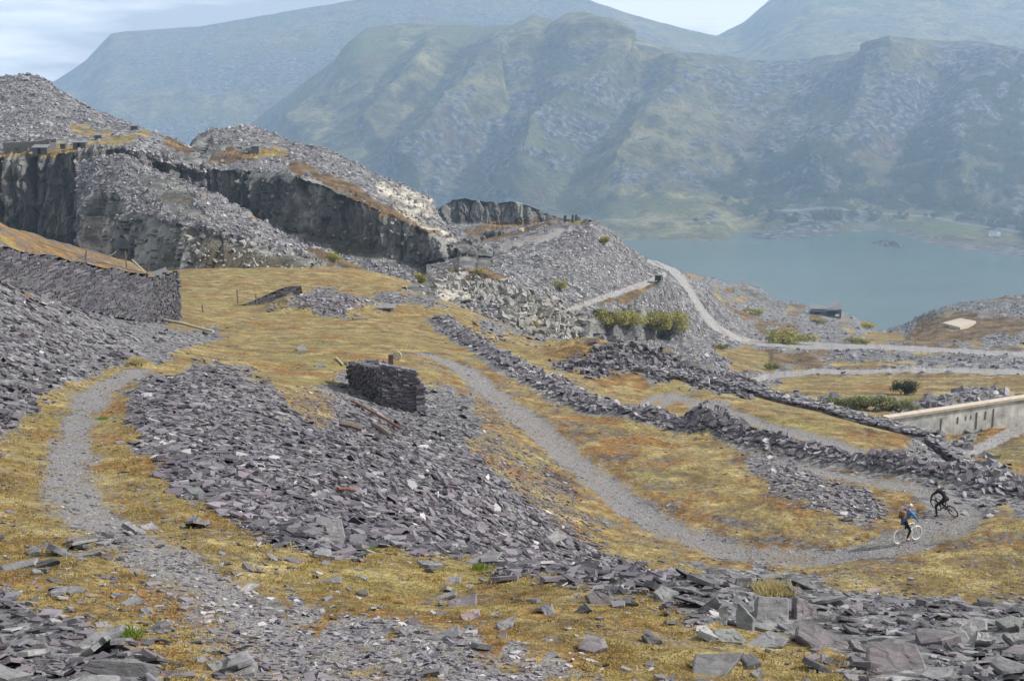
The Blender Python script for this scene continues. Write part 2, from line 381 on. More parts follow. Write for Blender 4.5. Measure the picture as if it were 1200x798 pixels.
# the long mountain over the lake
SHX = [200, 600, 700, 720, 760, 800, 850, 858, 868, 890, 905, 930, 960, 1000, 1030, 1050, 1080, 1120, 1160, 1200, 1300, 1500]
SHY = [275, 276, 277, 277, 278, 280, 281, 276, 271, 270, 275, 277, 275, 270, 268, 272, 281, 289, 294, 299, 312, 330]
r = [([200, 250, 300, 350, 400, 430, 470, 520, 560, 600, 625, 650, 665, 685, 700, 720, 760, 800, 850, 900, 950, 1000, 1040, 1080, 1150, 1200, 1300, 1500],
      [205, 175, 140, 102, 66, 33, 28, 30, 32, 30, 20, 25, 17, 15, 22, 38, 52, 62, 65, 73, 68, 62, 52, 48, 50, 62, 70, 90],
      [4900, 4900, 4850, 4800, 4750, 4700, 4650, 4600, 4550, 4500, 4450, 4400, 4380, 4350, 4330, 4300, 4250, 4200, 4150, 4150, 4100, 4050, 4000, 3980, 3900, 3850, 3750, 3600]),
     ([200, 500, 700, 850, 950, 1050, 1200, 1500], [235, 170, 165, 170, 165, 150, 160, 190], [3900, 3700, 3600, 3480, 3450, 3400, 3250, 3100]),
     ([200, 500, 690, 740, 780, 830, 870, 950, 1050, 1200, 1500], [262, 256, 252, 240, 230, 224, 236, 240, 244, 256, 285], [3350, 3300, 3200, 3160, 3130, 3120, 3110, 3080, 3020, 2900, 2700]),
     (SHX, SHY, list(d_at_z(SHY, LAKE_Z + 0.6))),
     (SHX, [y + 12 for y in SHY], list(d_at_z([y + 12 for y in SHY], LAKE_Z - 6)))]
g, (qx, qy) = sheet(200, 1500, 2.9, r, [84, 58, 32, 8], 0.6, seed=6)
WOOD = [(820, 215), (860, 200), (900, 196), (950, 190), (990, 195), (1040, 168), (1090, 150), (1130, 110), (1200, 95), (1500, 90), (1500, 330), (1230, 300), (1190, 278), (1130, 262), (1060, 258), (1000, 262), (930, 264), (880, 262), (850, 244), (860, 232)]
BRACKEN = [(1000, 200), (1040, 120), (1075, 120), (1060, 170), (1040, 215)]
def far_attrs(x, y, g):
    w = fbm(np.stack([x / 16, y / 9, 0 * x], -1), 4, 77)
    wd = in_poly(x + 10 * w, y + 8 * w, WOOD) & ~in_poly(x, y, BRACKEN) & (w + 0.25 * fbm(np.stack([x / 60, y / 40, 0 * x], -1), 3, 12) > -0.06)
    sy = np.interp(x, SHX, SHY)
    rd = np.interp(x, [690, 760, 800, 832, 860, 900, 1000, 1060, 1100, 1140, 1200, 1400], [261, 262, 262.5, 261, 258, 252, 251, 252, 258, 266, 275, 300])
    fl = in_poly(x, y, [(1075, 268), (1090, 262), (1120, 264), (1150, 272), (1140, 277), (1110, 277), (1085, 276)])
    return {'wood': blur(wd.astype(float)), 'field': blur(fl.astype(float)),
            'shore': sstep(6.5, 3.0, sy - y) * (x > 690) * np.clip(0.3 + (x > 1000) * 0.7 + 0.6 * w, 0, 1), 'road': sstep(1.5, 0.5, np.abs(y - rd)) * (x > 690)}
long_mtn, MG = mountain('mountain', g, qx, qy, 62, 6, far_attrs, 0.8, [
    ([(690, 20), (716, 60), (692, 110), (645, 165), (600, 225)], 2.4, 34), ([(630, 22), (600, 70), (555, 130), (500, 200)], 1.8, 28), ([(445, 34), (420, 80), (370, 150)], 1.8, 26), ([(520, 34), (500, 80), (450, 150)], 1.3, 22),
    ([(760, 54), (790, 110), (760, 170), (720, 235)], 1.5, 46), ([(1060, 56), (1040, 100), (1020, 150), (960, 200)], 2.2, 44), ([(1180, 64), (1150, 120), (1120, 180)], 1.6, 50)])
MQ = (qx, qy)
# lake
lk = mesh_obj('lake', [(-900, 700, LAKE_Z), (3200, 700, LAKE_Z), (3200, 3350, LAKE_Z), (-900, 3350, LAKE_Z)], [(0, 1, 2, 3)], M['lake']); lk['kind'] = 'structure'

# ================================================================== MIDDLE: the quarry
SHEETS = {}
def quarry(name, key, px0, px1, step, rows, subs, zones, cliffs=3.0, scree=0.5, seed=0, crest=1.0, track=None, warp=9.0, wild=0.0):
    g, (qx, qy) = sheet(px0, px1, step, rows, subs, crest, True, seed)
    w = fbm(np.stack([qx / 11, qy / 8, 0 * qx + seed], -1), 4, seed + 60); w2 = fbm(np.stack([qx / 9, qy / 7, 0 * qx + seed + 5], -1), 4, seed + 61)
    a = {k: np.zeros(qx.shape) for k in ('grass', 'heath', 'pale', 'gravel', 'cliff')}
    for k, poly in zones: a[k] = np.maximum(a[k], in_poly(qx + warp * w, qy + 7 * w2, poly).astype(float))
    rk_ = np.clip(a['cliff'] + a['pale'], 0, 1)
    a['heath'] = np.maximum(a['heath'], wild * sstep(0.12, 0.4, fbm(np.stack([qx / 26, qy / 10, 0 * qx + seed + 7], -1), 4, seed + 63)) * (1 - rk_))
    a['grass'] = np.maximum(a['grass'], wild * 0.9 * sstep(0.2, 0.45, fbm(np.stack([qx / 30, qy / 9, 0 * qx + seed + 17], -1), 4, seed + 64)) * (1 - rk_))
    for k in a: a[k] = blur(a[k], 3)
    for pts, half in (track or []):
        dd = np.full(qx.shape, 1e9)
        for (x0, y0), (x1, y1) in zip(pts[:-1], pts[1:]):
            L2 = (x1 - x0) ** 2 + (y1 - y0) ** 2; t = np.clip(((qx - x0) * (x1 - x0) + (qy - y0) * (y1 - y0)) / L2, 0, 1)
            dd = np.minimum(dd, np.hypot(qx - x0 - t * (x1 - x0), qy - y0 - t * (y1 - y0)))
        a['gravel'] = np.maximum(a['gravel'], sstep(half * 1.35, half * 0.75, dd))
        for k in ('grass', 'heath', 'pale', 'cliff'): a[k] *= 1 - 0.9 * a['gravel']
    n = grid_normals(g)
    rocky = np.clip(a['cliff'] + a['pale'], 0, 1)
    gx_, gz_ = g[..., 0] + 0.6 * fbm(g / 7.0, 2, seed + 4), g[..., 2]; o_ = 0 * gx_ + seed
    v1, e1, t1 = worley(np.stack([gx_ / 8.0 + 0.012 * gz_, gz_ / 60.0, o_], -1), seed + 11); v2, e2, t2 = worley(np.stack([gx_ / 2.6, gz_ / 26.0, o_], -1), seed + 15)
    v3, e3, t3 = worley(np.stack([gx_ / 1.7, gz_ / 3.2, o_], -1), seed + 18); v4, e4, t4 = worley(np.stack([gx_ / 10.0, gz_ / 9.0, o_], -1), seed + 23)
    face = (v1 - 0.5) * 1.5 + 1.1 * t1 + (v2 - 0.5) * 0.5 + 0.3 * t2 + 0.36 * t3 + (v4 - 0.5) * 0.35 + 0.25 * t4 - 0.45 * sstep(0.07, 0.0, e1) - 0.2 * sstep(0.1, 0.0, e2)
    loose = 0.6 * fbm(g / 9.0, 5, seed + 2, 0.6) + 0.9 * fbm(np.stack([g[..., 0] / 11.0 + g[..., 2] / 14.0, g[..., 1] / 30.0, g[..., 2] / 60.0], -1), 3, seed + 28, 0.5) + 0.55 * fbm(np.stack([(g[..., 0]) / 5.0, g[..., 1] / 5.0, g[..., 2] / 26.0], -1), 3, seed + 8, 0.5, True) * (1 - a['gravel'])
    flat = 1 - 0.75 * np.maximum(a['grass'], a['gravel'])
    h = rocky * cliffs * face + (1 - rocky) * scree * loose * flat * 2
    h[:7] *= 0.35
    # cliffs are pushed outwards, not up
    nn = n.copy(); nn[..., 2] *= np.where(rocky > 0.4, 0.12, 1.0)
    g2 = g + nn * h[..., None]
    SHEETS[key] = dict(g=g2, n=grid_normals(g2), px=qx, py=qy, a=a, cover=np.clip(a['grass'] + a['heath'] + a['gravel'] + rocky, 0, 1))
    cell = a['gravel'][:-1,:-1] > 0.5
    if cell.any() and track:
        o2 = grid_mesh('track', g2, M['mid'], a, cell, False); tag(o2, kind='structure'); SHEETS[key]['track'] = o2
        o = grid_mesh(name, g2, M['mid'], a, ~cell, False)
    else: o = grid_mesh(name, g2, M['mid'], a, None, False)
    o['kind'] = 'structure'; return o
# far rib of dark cliff beyond the tip
X = [500, 515, 528, 545, 565, 585, 600, 620, 640, 660, 675, 700]
r = [(X, [262, 250, 234, 233, 235, 238, 236, 241, 250, 256, 261, 266], [600] * 12), (X, [272, 268, 262, 261, 262, 264, 264, 263, 263, 264, 267, 270], [592] * 12), (X, [290] * 12, [480] * 12)]
quarry('quarry_cliff', 'rib', 500, 700, 1.6, r, [22, 14], [('cliff', [(500, 225), (700, 225), (700, 268), (500, 268)]), ('heath', [(560, 262), (640, 255), (700, 266), (640, 275), (540, 280)])], 4.0, 0.5, 40, 0.7)
# rock dome, its terrace and the great dark cliff under it
X0 = [215, 226, 233, 250, 290, 310, 335, 355, 380, 410, 440, 480, 508, 514, 520, 530, 545, 560, 600]
r = [(X0, [200, 172, 158, 152, 148, 152, 165, 170, 175, 190, 203, 221, 232, 250, 262, 268, 275, 285, 300], [470, 470, 470, 470, 475, 475, 470, 465, 460, 455, 450, 440, 430, 425, 420, 400, 385, 375, 365]),
     ([215, 240, 300, 340, 380, 420, 460, 500, 520, 560, 600], [210, 186, 184, 196, 203, 214, 234, 252, 268, 289, 303], [430, 430, 430, 420, 410, 405, 395, 385, 380, 362, 356]),
     ([215, 240, 300, 345, 380, 420, 460, 500, 545, 600], [216, 196, 200, 206, 217, 235, 253, 272, 294, 306], [410, 405, 400, 385, 375, 365, 358, 352, 346, 344]),
     ([215, 240, 300, 345, 380, 420, 460, 500, 545, 600], [260, 262, 262, 268, 281, 293, 303, 315, 324, 330], [404, 399, 394, 379, 369, 359, 352, 346, 340, 338]),
     ([215, 600], [330, 370], [330, 300])]
quarry('quarry_cliff', 'dome', 215, 600, 1.5, r, [34, 14, 44, 16],
       [('cliff', [(225, 160), (245, 165), (300, 178), (300, 186), (225, 190)]), ('cliff', [(300, 202), (350, 205), (420, 234), (500, 272), (600, 300), (600, 330), (480, 320), (300, 262), (230, 240), (240, 200)]),
        ('pale', [(440, 214), (480, 222), (508, 232), (514, 256), (490, 250), (455, 236), (438, 226)]), ('pale', [(470, 238), (500, 258), (540, 280), (530, 285), (490, 262), (460, 246)]),
        ('heath', [(320, 200), (360, 192), (400, 212), (450, 240), (520, 278), (545, 290), (500, 272), (430, 244), (360, 206)]), ('heath', [(270, 174), (300, 180), (300, 190), (240, 190), (250, 184)]),
        ('grass', [(290, 178), (330, 176), (345, 182), (300, 188)])], 4.0, 0.55, 50, 0.8)
# tip hill, terrace with buildings, cliff under it
r = [([-300, 0, 40, 55, 90, 130, 160, 200, 240], [97, 90, 88, 95, 118, 138, 150, 163, 180], [520, 520, 520, 515, 500, 480, 460, 440, 430]),
     ([-300, 0, 60, 100, 130, 160, 200, 240], [184, 176, 170, 166, 160, 152, 167, 184], [395, 395, 395, 400, 410, 430, 425, 420]),
     ([-300, 0, 60, 100, 130, 160, 200, 240], [194, 184, 180, 177, 174, 172, 184, 200], [370, 370, 368, 365, 365, 370, 380, 390]),
     ([-300, 0, 100, 150, 200, 240], [312, 306, 300, 296, 280, 270], [363, 363, 359, 359, 370, 382]),
     ([-300, 240], [360, 320], [310, 330])]
quarry('quarry_cliff', 'hill', -300, 240, 1.5, r, [52, 10, 62, 14],
       [('grass', [(-300, 178), (0, 178), (60, 171), (100, 168), (140, 158), (165, 150), (185, 152), (140, 172), (100, 176), (60, 182), (0, 186), (-300, 196)]), ('grass', [(80, 150), (110, 150), (130, 158), (100, 160)]),
        ('cliff', [(-300, 194), (0, 185), (60, 181), (100, 178), (150, 178), (200, 195), (240, 205), (240, 300), (-300, 330)]), ('cliff', [(195, 166), (240, 180), (240, 200), (190, 180)]),
        ('pale', [(92, 200), (104, 205), (112, 250), (120, 300), (100, 300), (98, 250)]), ('heath', [(185, 158), (230, 176), (225, 182), (190, 168)])], 4.2, 0.6, 20, 0.8)  # narrow pale strip paints the cliff's right-facing side as sunlit
# spur of scree and broken rock coming down from the terrace to the grass
XC = [90, 130, 150, 200, 260, 300, 340, 380, 420, 460, 520, 580]
XB = [90, 150, 210, 260, 300, 340, 390, 430, 480, 520, 580]
cy = [192, 182, 184, 206, 233, 256, 281, 299, 316, 326, 335, 350]; cd = [362, 360, 356, 342, 320, 304, 290, 278, 268, 262, 254, 246]
by = [302, 309, 313, 318, 323, 329, 336, 343, 350, 355, 372]; bd = [332, 292, 240, 229, 226, 226, 222, 216, 207, 201, 196]
XM = [90, 150, 210, 260, 300, 340, 390, 430, 480, 520, 580]
my = [0.5 * np.interp(x, XC, cy) + 0.5 * np.interp(x, XB, by) for x in XM]; md = [np.interp(x, XB, bd) + 0.22 * (np.interp(x, XC, cd) - np.interp(x, XB, bd)) for x in XM]
r = [(XC, cy, cd), (XM, my, md), (XB, by, bd), ([90, 580], [350, 410], [215, 185])]
quarry('quarry_slope', 'spur', 90, 580, 1.5, r, [40, 40, 10],
       [('cliff', [(100, 225), (140, 232), (150, 270), (150, 312), (95, 312)]), ('cliff', [(135, 248), (200, 258), (250, 276), (300, 290), (350, 304), (410, 324), (415, 345), (300, 332), (140, 318)]), ('cliff', [(250, 292), (300, 285), (350, 300), (372, 325), (330, 335), (250, 325)]), ('cliff', [(150, 195), (215, 220), (250, 262), (200, 250)]),
        ('cliff', [(420, 318), (520, 330), (560, 350), (540, 368), (430, 345)]), ('pale', [(95, 250), (120, 258), (128, 300), (100, 305)]), ('pale', [(505, 325), (580, 340), (580, 360), (520, 356)]),  # first pale zone continues the painted sunlit strip at the cliff foot
        ('grass', [(265, 228), (290, 240), (320, 258), (345, 278), (330, 276), (300, 256), (270, 238)]), ('heath', [(330, 262), (380, 285), (440, 318), (470, 335), (420, 330), (370, 302)])], 3.4, 0.75, 70, 1.0, None, 12.0, 0.35)
# the spoil tip with its level top, the haul road and the broken rock below
r = [([500, 520, 545, 575, 600, 640, 690, 703, 715, 740, 770, 800, 830, 880], [300, 292, 283, 276, 268, 262, 259, 262, 272, 291, 309, 322, 343, 396], [430, 430, 425, 420, 415, 410, 380, 372, 380, 390, 400, 410, 430, 450]),
     ([500, 520, 545, 575, 600, 640, 670, 695, 715, 740, 770, 800, 830, 880], [310, 306, 298, 300, 291, 280, 275, 268, 281, 298, 316, 332, 353, 402], [352, 352, 350, 350, 352, 355, 360, 362, 368, 376, 385, 395, 412, 430]),
     ([500, 520, 560, 600, 640, 680, 720, 775, 800, 830, 880], [332, 328, 320, 332, 346, 360, 346, 328, 350, 379, 410], [302, 300, 298, 290, 290, 300, 325, 362, 375, 388, 408]),
     ([500, 520, 560, 600, 640, 680, 720, 775, 800, 830, 880], [336, 332, 326, 340, 356, 369, 356, 338, 359, 386, 413], [294, 292, 288, 276, 280, 292, 317, 354, 367, 380, 400]),
     ([500, 520, 560, 600, 640, 680, 720, 775, 800, 830, 880], [352, 362, 385, 400, 408, 404, 400, 398, 398, 406, 426], [250, 246, 244, 250, 262, 286, 311, 343, 345, 352, 362]),
     ([500, 880], [410, 440], [190, 300])]
quarry('spoil_tip', 'tip', 500, 880, 1.5, r, [16, 54, 8, 42, 8],
       [('pale', [(505, 322), (560, 322), (600, 338), (650, 352), (680, 372), (690, 405), (560, 410), (520, 360)]), ('cliff', [(668, 362), (690, 368), (740, 360), (795, 372), (800, 396), (680, 404)]), ('cliff', [(540, 296), (580, 300), (570, 318), (535, 318)]),
        ('grass', [(665, 260), (685, 258), (690, 268), (668, 270)]), ('heath', [(545, 285), (580, 277), (640, 263), (660, 262), (620, 274), (580, 284), (550, 292)]), ('heath', [(500, 322), (560, 312), (600, 330), (570, 334), (510, 332)]),
        ('grass', [(575, 392), (640, 366), (680, 358), (640, 382), (590, 398)]), ('gravel', [(590, 288), (640, 272), (690, 266), (640, 280), (600, 292), (560, 296)]), ('heath', [(690, 362), (760, 333), (778, 336), (720, 358)])],
       2.6, 0.6, 90, 0.8, [([(592, 396), (640, 372), (684, 357), (720, 345), (760, 332), (778, 322)], 3.2), ([(762, 304), (782, 314), (797, 326), (808, 342), (820, 362), (838, 383), (862, 397), (885, 402)], 3.6)])
# valley between the tip and the lake
r = [([730, 740, 770, 800, 850, 872, 890, 905, 930, 950, 985, 1000, 1020, 1040, 1060, 1085, 1110, 1150, 1180, 1200, 1300, 1500],
      [310, 300, 306, 318, 330, 331, 337, 350, 355, 358, 362, 370, 385, 387, 380, 366, 358, 352, 348, 345, 342, 345],
      [620, 620, 640, 680, 740, 780, 800, 830, 850, 850, 840, 820, 800, 780, 720, 680, 650, 640, 630, 630, 620, 600]),
     ([730, 800, 830, 870, 930, 985, 1020, 1060, 1100, 1150, 1200, 1300, 1500], [332, 345, 362, 378, 382, 388, 394, 396, 385, 378, 374, 372, 372], [480, 500, 510, 540, 580, 590, 580, 560, 540, 530, 520, 510, 500]),
     ([730, 800, 830, 870, 930, 1000, 1100, 1200, 1300, 1500], [350, 362, 383, 400, 404, 406, 411, 416, 418, 420], [440, 445, 440, 425, 415, 405, 395, 385, 375, 370]),
     ([730, 800, 870, 900, 1000, 1200, 1500], [400, 410, 430, 440, 434, 436, 440], [340, 330, 300, 290, 295, 290, 280]),
     ([730, 800, 900, 1000, 1050, 1120, 1200, 1500], [430, 440, 460, 473, 475, 478, 466, 460], [250, 240, 220, 205, 200, 195, 200, 200]),
     ([730, 800, 900, 1000, 1050, 1120, 1200, 1500], [445, 460, 482, 494, 503, 512, 500, 496], [200, 190, 172, 163, 158, 152, 158, 165]),
     ([730, 800, 900, 1000, 1050, 1120, 1200, 1500], [470, 490, 520, 532, 540, 545, 552, 565], [170, 160, 142, 136, 132, 128, 122, 118]),
     ([730, 1500], [560, 640], [130, 95])]
ROAD = [(764, 302), (780, 310), (795, 322), (808, 340), (820, 362), (838, 382), (862, 396), (890, 402), (950, 405), (1020, 407), (1100, 411), (1200, 416), (1500, 424)]
quarry('valley_side', 'valley', 730, 1500, 1.9, r, [34, 26, 30, 26, 16, 16, 5],
       [('heath', [(1050, 400), (1085, 372), (1110, 372), (1200, 372), (1320, 365), (1320, 392), (1200, 388), (1130, 400), (1080, 406)]), ('heath', [(880, 408), (930, 416), (945, 426), (900, 428)]), ('heath', [(1040, 405), (1320, 412), (1320, 420), (1040, 411)]),
        ('grass', [(838, 398), (870, 404), (905, 412), (900, 440), (870, 436), (845, 420)]), ('grass', [(985, 425), (1080, 424), (1080, 430), (985, 430)]), ('grass', [(900, 442), (1000, 440), (1080, 440), (1200, 442), (1300, 446), (1300, 462), (1120, 455), (1080, 470), (1000, 466), (930, 466)]),
        ('grass', [(1130, 520), (1200, 478), (1400, 470), (1400, 560), (1200, 560)]), ('cliff', [(862, 332), (890, 334), (918, 356), (925, 366), (880, 352)]), ('heath', [(800, 345), (830, 376), (862, 398), (840, 400), (812, 372)]),
        ('heath', [(830, 340), (860, 362), (905, 382), (890, 382), (850, 366)]), ('grass', [(1020, 388), (1060, 392), (1050, 402), (1000, 398)])],
       3.0, 0.55, 110, 0.8, [(ROAD, 3.4), ([(880, 446), (910, 440), (960, 437), (1040, 435), (1120, 436), (1200, 437), (1500, 441)], 3.0), ([(1110, 545), (1160, 520), (1200, 500), (1300, 480)], 6.0)], 26.0, 0.75)
# long low concrete pad on the heath comes later with the buildings

# rocky spit and islet by the far shore
for k_, (x_, y_, wpx_, lb_) in enumerate([(1042, 287, 30, 'low rocky islet in the lake off the far right shore'), (905, 276, 52, 'rocky spit at the far shore of the lake, left of the bay')]):
    d_ = float(d_at_z(y_, LAKE_Z)); c_ = P(x_, y_, d_); w__ = wpx_ * d_ / FPX
    iu, iv = np.meshgrid(np.linspace(-1, 1, 60), np.linspace(-1, 1, 40)); rr = np.sqrt(iu ** 2 + iv ** 2)
    gg = np.stack([c_[0] + iu * w__ * .55 + 6 * iv, c_[1] + iv * w__ * .7 + 30 * iu * (k_ == 0) * -1, LAKE_Z + 9 * (1 - rr * 1.15) + 6 * fbm(np.stack([iu * 4, iv * 4, 0 * iu + k_], -1), 4, 3)], -1)
    o_ = grid_mesh('rocky_islet', gg, M['mountain'], {'rock': np.ones(iu.shape) * .9, 'wood': 0 * iu, 'field': 0 * iu, 'shore': np.ones(iu.shape) * .5, 'road': 0 * iu}); tag(o_, lb_, 'islet')
# ================================================================== NEAR: the ground we look down on
CP = """-150 830 13,0 798 14.5,200 798 14.5,400 798 15,600 798 15.5,800 798 16,1000 798 16,1200 798 16,1400 800 16,
0 700 20,200 700 20.5,400 720 20,600 720 20.5,800 730 20,900 715 21.5,1000 740 20,1150 745 20,
850 672 24,950 690 23,1100 712 22,1200 714 22,1400 716 22,700 664 27,620 662 27.5,500 650 28,400 650 27.5,560 690 24,
400 600 35,300 520 48,250 450 68,400 520 58,500 560 52,500 500 72,350 450 78,600 560 65,600 520 76,620 600 58,540 620 42,
150 640 25,90 560 38,95 500 53,130 445 72,200 600 33,170 500 52,0 600 30,0 500 50,-150 500 45,-150 400 66,100 400 85,0 400 75,0 345 86,-150 310 84,100 365 104,200 386 121,0 450 62,-150 620 27,
250 350 175,230 320 215,300 330 205,400 375 150,330 400 125,450 400 128,250 400 120,500 370 165,520 352 190,430 355 180,330 440 92,400 430 100,
455 478 82,480 412 115,400 445 92,540 430 112,600 480 93,660 530 79,720 580 69,800 625 61.5,860 650 58,950 655 57,1050 640 57.5,1120 600 62.5,1100 575 67,1000 560 72,930 545 76,
850 580 68,780 540 77,950 600 63,750 500 88,820 520 82,1150 650 55,1180 620 59,1000 690 50.5,850 668 54,720 634 58.5,1250 690 50,1400 690 50,1250 600 62,
700 440 122,800 465 115,900 500 103,1000 530 93,1080 553 87,850 455 124,950 480 117,1000 493 112,1080 515 104,1300 620 75,
700 400 175,640 405 165,760 430 135,560 400 150"""
pts = []
for s in CP.replace('\n', '').split(','):
    a, b, c = map(float, s.split()); pts.append(P(a, b, c))
# places the photograph does not show: behind the rubble crest, behind the walls, underfoot
for a, d, z in [(1000, 32, -14.6), (850, 33, -14.8), (1150, 31, -14.4), (1350, 31, -14.4), (740, 38, -16.2), (1000, 130, -38), (1100, 120, -38), (1100, 150, -46), (1250, 110, -38), (900, 145, -39), (1250, 160, -46), (800, 170, -38), (700, 210, -46), (620, 210, -42), (900, 220, -55), (560, 235, -40),
                (-150, 130, -17), (-150, 200, -28), (0, 150, -23), (0, 220, -34), (100, 230, -34), (300, 250, -33), (600, 8, -4.9), (0, 8, -4.9), (1200, 8, -4.9), (-300, 9, -5.2), (1500, 9, -5.2), (430, 240, -33), (1500, 60, -20.5), (1500, 100, -33), (1500, 230, -60), (1200, 235, -62)]:
    pts.append(np.array([(a - 600) / FPX * d, d, z]))
pts = np.array(pts)
def tps_coords(x, y): return np.stack([x / y * 15.0, 8.0 * np.log(y)], -1)
def tps_k(r2): return 0.5 * r2 * np.log(r2 + 1e-6)
_c = tps_coords(pts[:, 0], pts[:, 1]); _n = len(_c)
_r2 = ((_c[:, None] - _c[None]) ** 2).sum(-1)
_A = np.zeros((_n + 3, _n + 3)); _A[:_n, :_n] = tps_k(_r2) + np.eye(_n) * 0.06
_A[:_n, _n] = 1; _A[:_n, _n+1:] = _c; _A[_n:, :_n] = _A[:_n, _n:].T
_w = np.linalg.solve(_A, np.concatenate([pts[:, 2] / pts[:, 1], np.zeros(3)]))
def base_z(x, y):
    s = tps_coords(np.asarray(x, float), np.asarray(y, float)); o = _w[_n] + s @ _w[_n+1:]
    for k in range(_n): o = o + _w[k] * tps_k(((s - _c[k]) ** 2).sum(-1))
    return o * y
def hit(px, py, d0=7.0, d1=240.0, fz=None):
    """first ground point along the line of sight through a picture position"""
    dd = np.exp(np.linspace(math.log(d0), math.log(d1), 900)); q = P(np.full(900, px), np.full(900, py), dd)
    below = q[:, 2] <= (fz or base_z)(q[:, 0], q[:, 1])
    i = int(np.argmax(below)) if below.any() else 899
    return q[i]
def line(ptsl, fz=None): return [tuple(hit(a, b, fz=fz)[:2]) for a, b in ptsl]
LP = {'left': line([(400, 840), (335, 765), (270, 700), (195, 652), (125, 620), (85, 580), (78, 540), (92, 490), (120, 452), (165, 432)]),
      'lower': line([(500, 415), (540, 430), (600, 480), (660, 530), (720, 580), (790, 622), (860, 647), (950, 655), (1040, 642), (1100, 620), (1122, 600), (1108, 583), (1060, 570), (1000, 560), (940, 548), (915, 540)])}
def wpts(l): return [tuple(P(a, b, d)[:2]) for a, b, d in l]
LP['terrace'] = wpts([(790, 466, 115), (860, 486, 107), (920, 503, 101), (980, 522, 95), (1045, 545, 89)])
BANK1 = wpts([(522, 376, 161), (545, 392, 145), (580, 414, 125), (620, 440, 112), (660, 462, 104), (720, 490, 95), (780, 508, 90), (830, 512, 87)])
BANK2 = wpts([(835, 510, 87), (880, 520, 84), (950, 536, 80), (1050, 560, 74.5), (1120, 577, 71), (1200, 597, 67.5), (1320, 625, 63)])
HEAP = wpts([(690, 424, 140), (740, 410, 139), (800, 402, 139), (840, 410, 136), (880, 440, 129)])
HEAP2 = wpts([(352, 362, 163), (385, 361, 164), (420, 361, 166)])
def noise_z(x, y):
    p = np.stack([x, y, 0 * x], -1)
    return 0.35 * fbm(p / 6.0, 3, 5) * np.clip(np.asarray(y) / 60, 0.25, 1.0)
def ground_z(x, y):
    x = np.asarray(x, float); y = np.asarray(y, float)
    z = base_z(x, y)
    for L, h, w in ((BANK1, 1.15, 1.9), (BANK2, 1.2, 1.5)):
        dd, al, sd = poly_dist(x, y, L); z = z + h * np.exp(-(dd / w) ** 2) * (0.8 + 0.4 * vnoise(np.stack([al / 3, 0 * al, 0 * al], -1), 3))
    dd, al, sd = poly_dist(x, y, HEAP); z = z + 2.2 * np.exp(-(dd / 4.5) ** 2)
    dd, al, sd = poly_dist(x, y, HEAP2); z = z + 2.0 * np.exp(-(dd / 4.0) ** 2)
    tr = np.zeros(x.shape)
    for k in LP: tr = np.maximum(tr, sstep(2.4, 0.9, poly_dist(x, y, LP[k])[0]))
    return z + noise_z(x, y) * (1 - 0.85 * tr) - 0.08 * tr
NC = np.concatenate([np.arange(-800, -60, 13.0), np.arange(-60, 1262, 3.2), np.arange(1262, 2000, 13.0)]); NR = np.exp(np.linspace(math.log(7.5), math.log(245.0), 430))
gx = (NC[None] - 600) / FPX * NR[:, None] * 1.03; gy = np.repeat(NR[:, None], len(NC), 1)
gz = ground_z(gx, gy)
NG0 = np.stack([gx, gy, gz], -1); nx, ny = proj(NG0)
wv = fbm(np.stack([gx / gy * 60, np.log(gy) * 22, 0 * gx], -1), 5, 81, 0.6); wv2 = fbm(np.stack([gx / gy * 60, np.log(gy) * 22, 0 * gx + 9], -1), 5, 83, 0.6)
wf = fbm(np.stack([gx / gy * 220, np.log(gy) * 70, 0 * gx], -1), 3, 181, 0.6)
sx, sy = nx + 34 * wv + 9 * wf, ny + 22 * wv2 - 6 * wf
CENTRE = [(160, 446), (235, 424), (290, 430), (330, 470), (375, 500), (415, 478), (450, 482), (500, 470), (540, 500), (560, 540), (600, 580), (650, 612), (700, 644), (760, 668), (800, 682), (740, 684), (690, 680), (600, 676), (540, 656), (470, 640), (400, 655), (335, 648), (295, 625), (240, 592), (200, 568), (165, 535), (152, 490)]
LEFT = [(-900, 300), (0, 326), (60, 345), (130, 358), (200, 378), (248, 390), (252, 404), (215, 416), (160, 425), (100, 440), (62, 455), (30, 490), (0, 520), (-60, 570), (-900, 640)]
CORNER = [(-900, 690), (0, 690), (45, 715), (95, 738), (185, 772), (195, 860), (-900, 860)]
RUBBLE = [(700, 676), (760, 672), (830, 664), (900, 668), (980, 686), (1060, 698), (1130, 704), (1200, 708), (2100, 712), (2100, 860), (1090, 860), (1010, 790), (960, 748), (880, 738), (820, 722), (760, 702), (690, 696)]
PATCH = [(872, 532), (930, 545), (1000, 568), (1032, 600), (1000, 618), (960, 602), (905, 575)]
HEAPP = [(640, 432), (700, 408), (760, 396), (830, 392), (885, 430), (925, 464), (850, 457), (745, 440)]
ENDR = [(1060, 500), (1130, 525), (1200, 560), (2100, 640), (2100, 690), (1190, 598), (1120, 582), (1050, 556)]
RUIN = [(385, 440), (410, 430), (545, 462), (560, 500), (520, 520), (440, 495), (400, 478)]
EDGE = [(310, 366), (345, 347), (385, 340), (425, 346), (520, 344), (524, 356), (440, 358), (405, 366)]

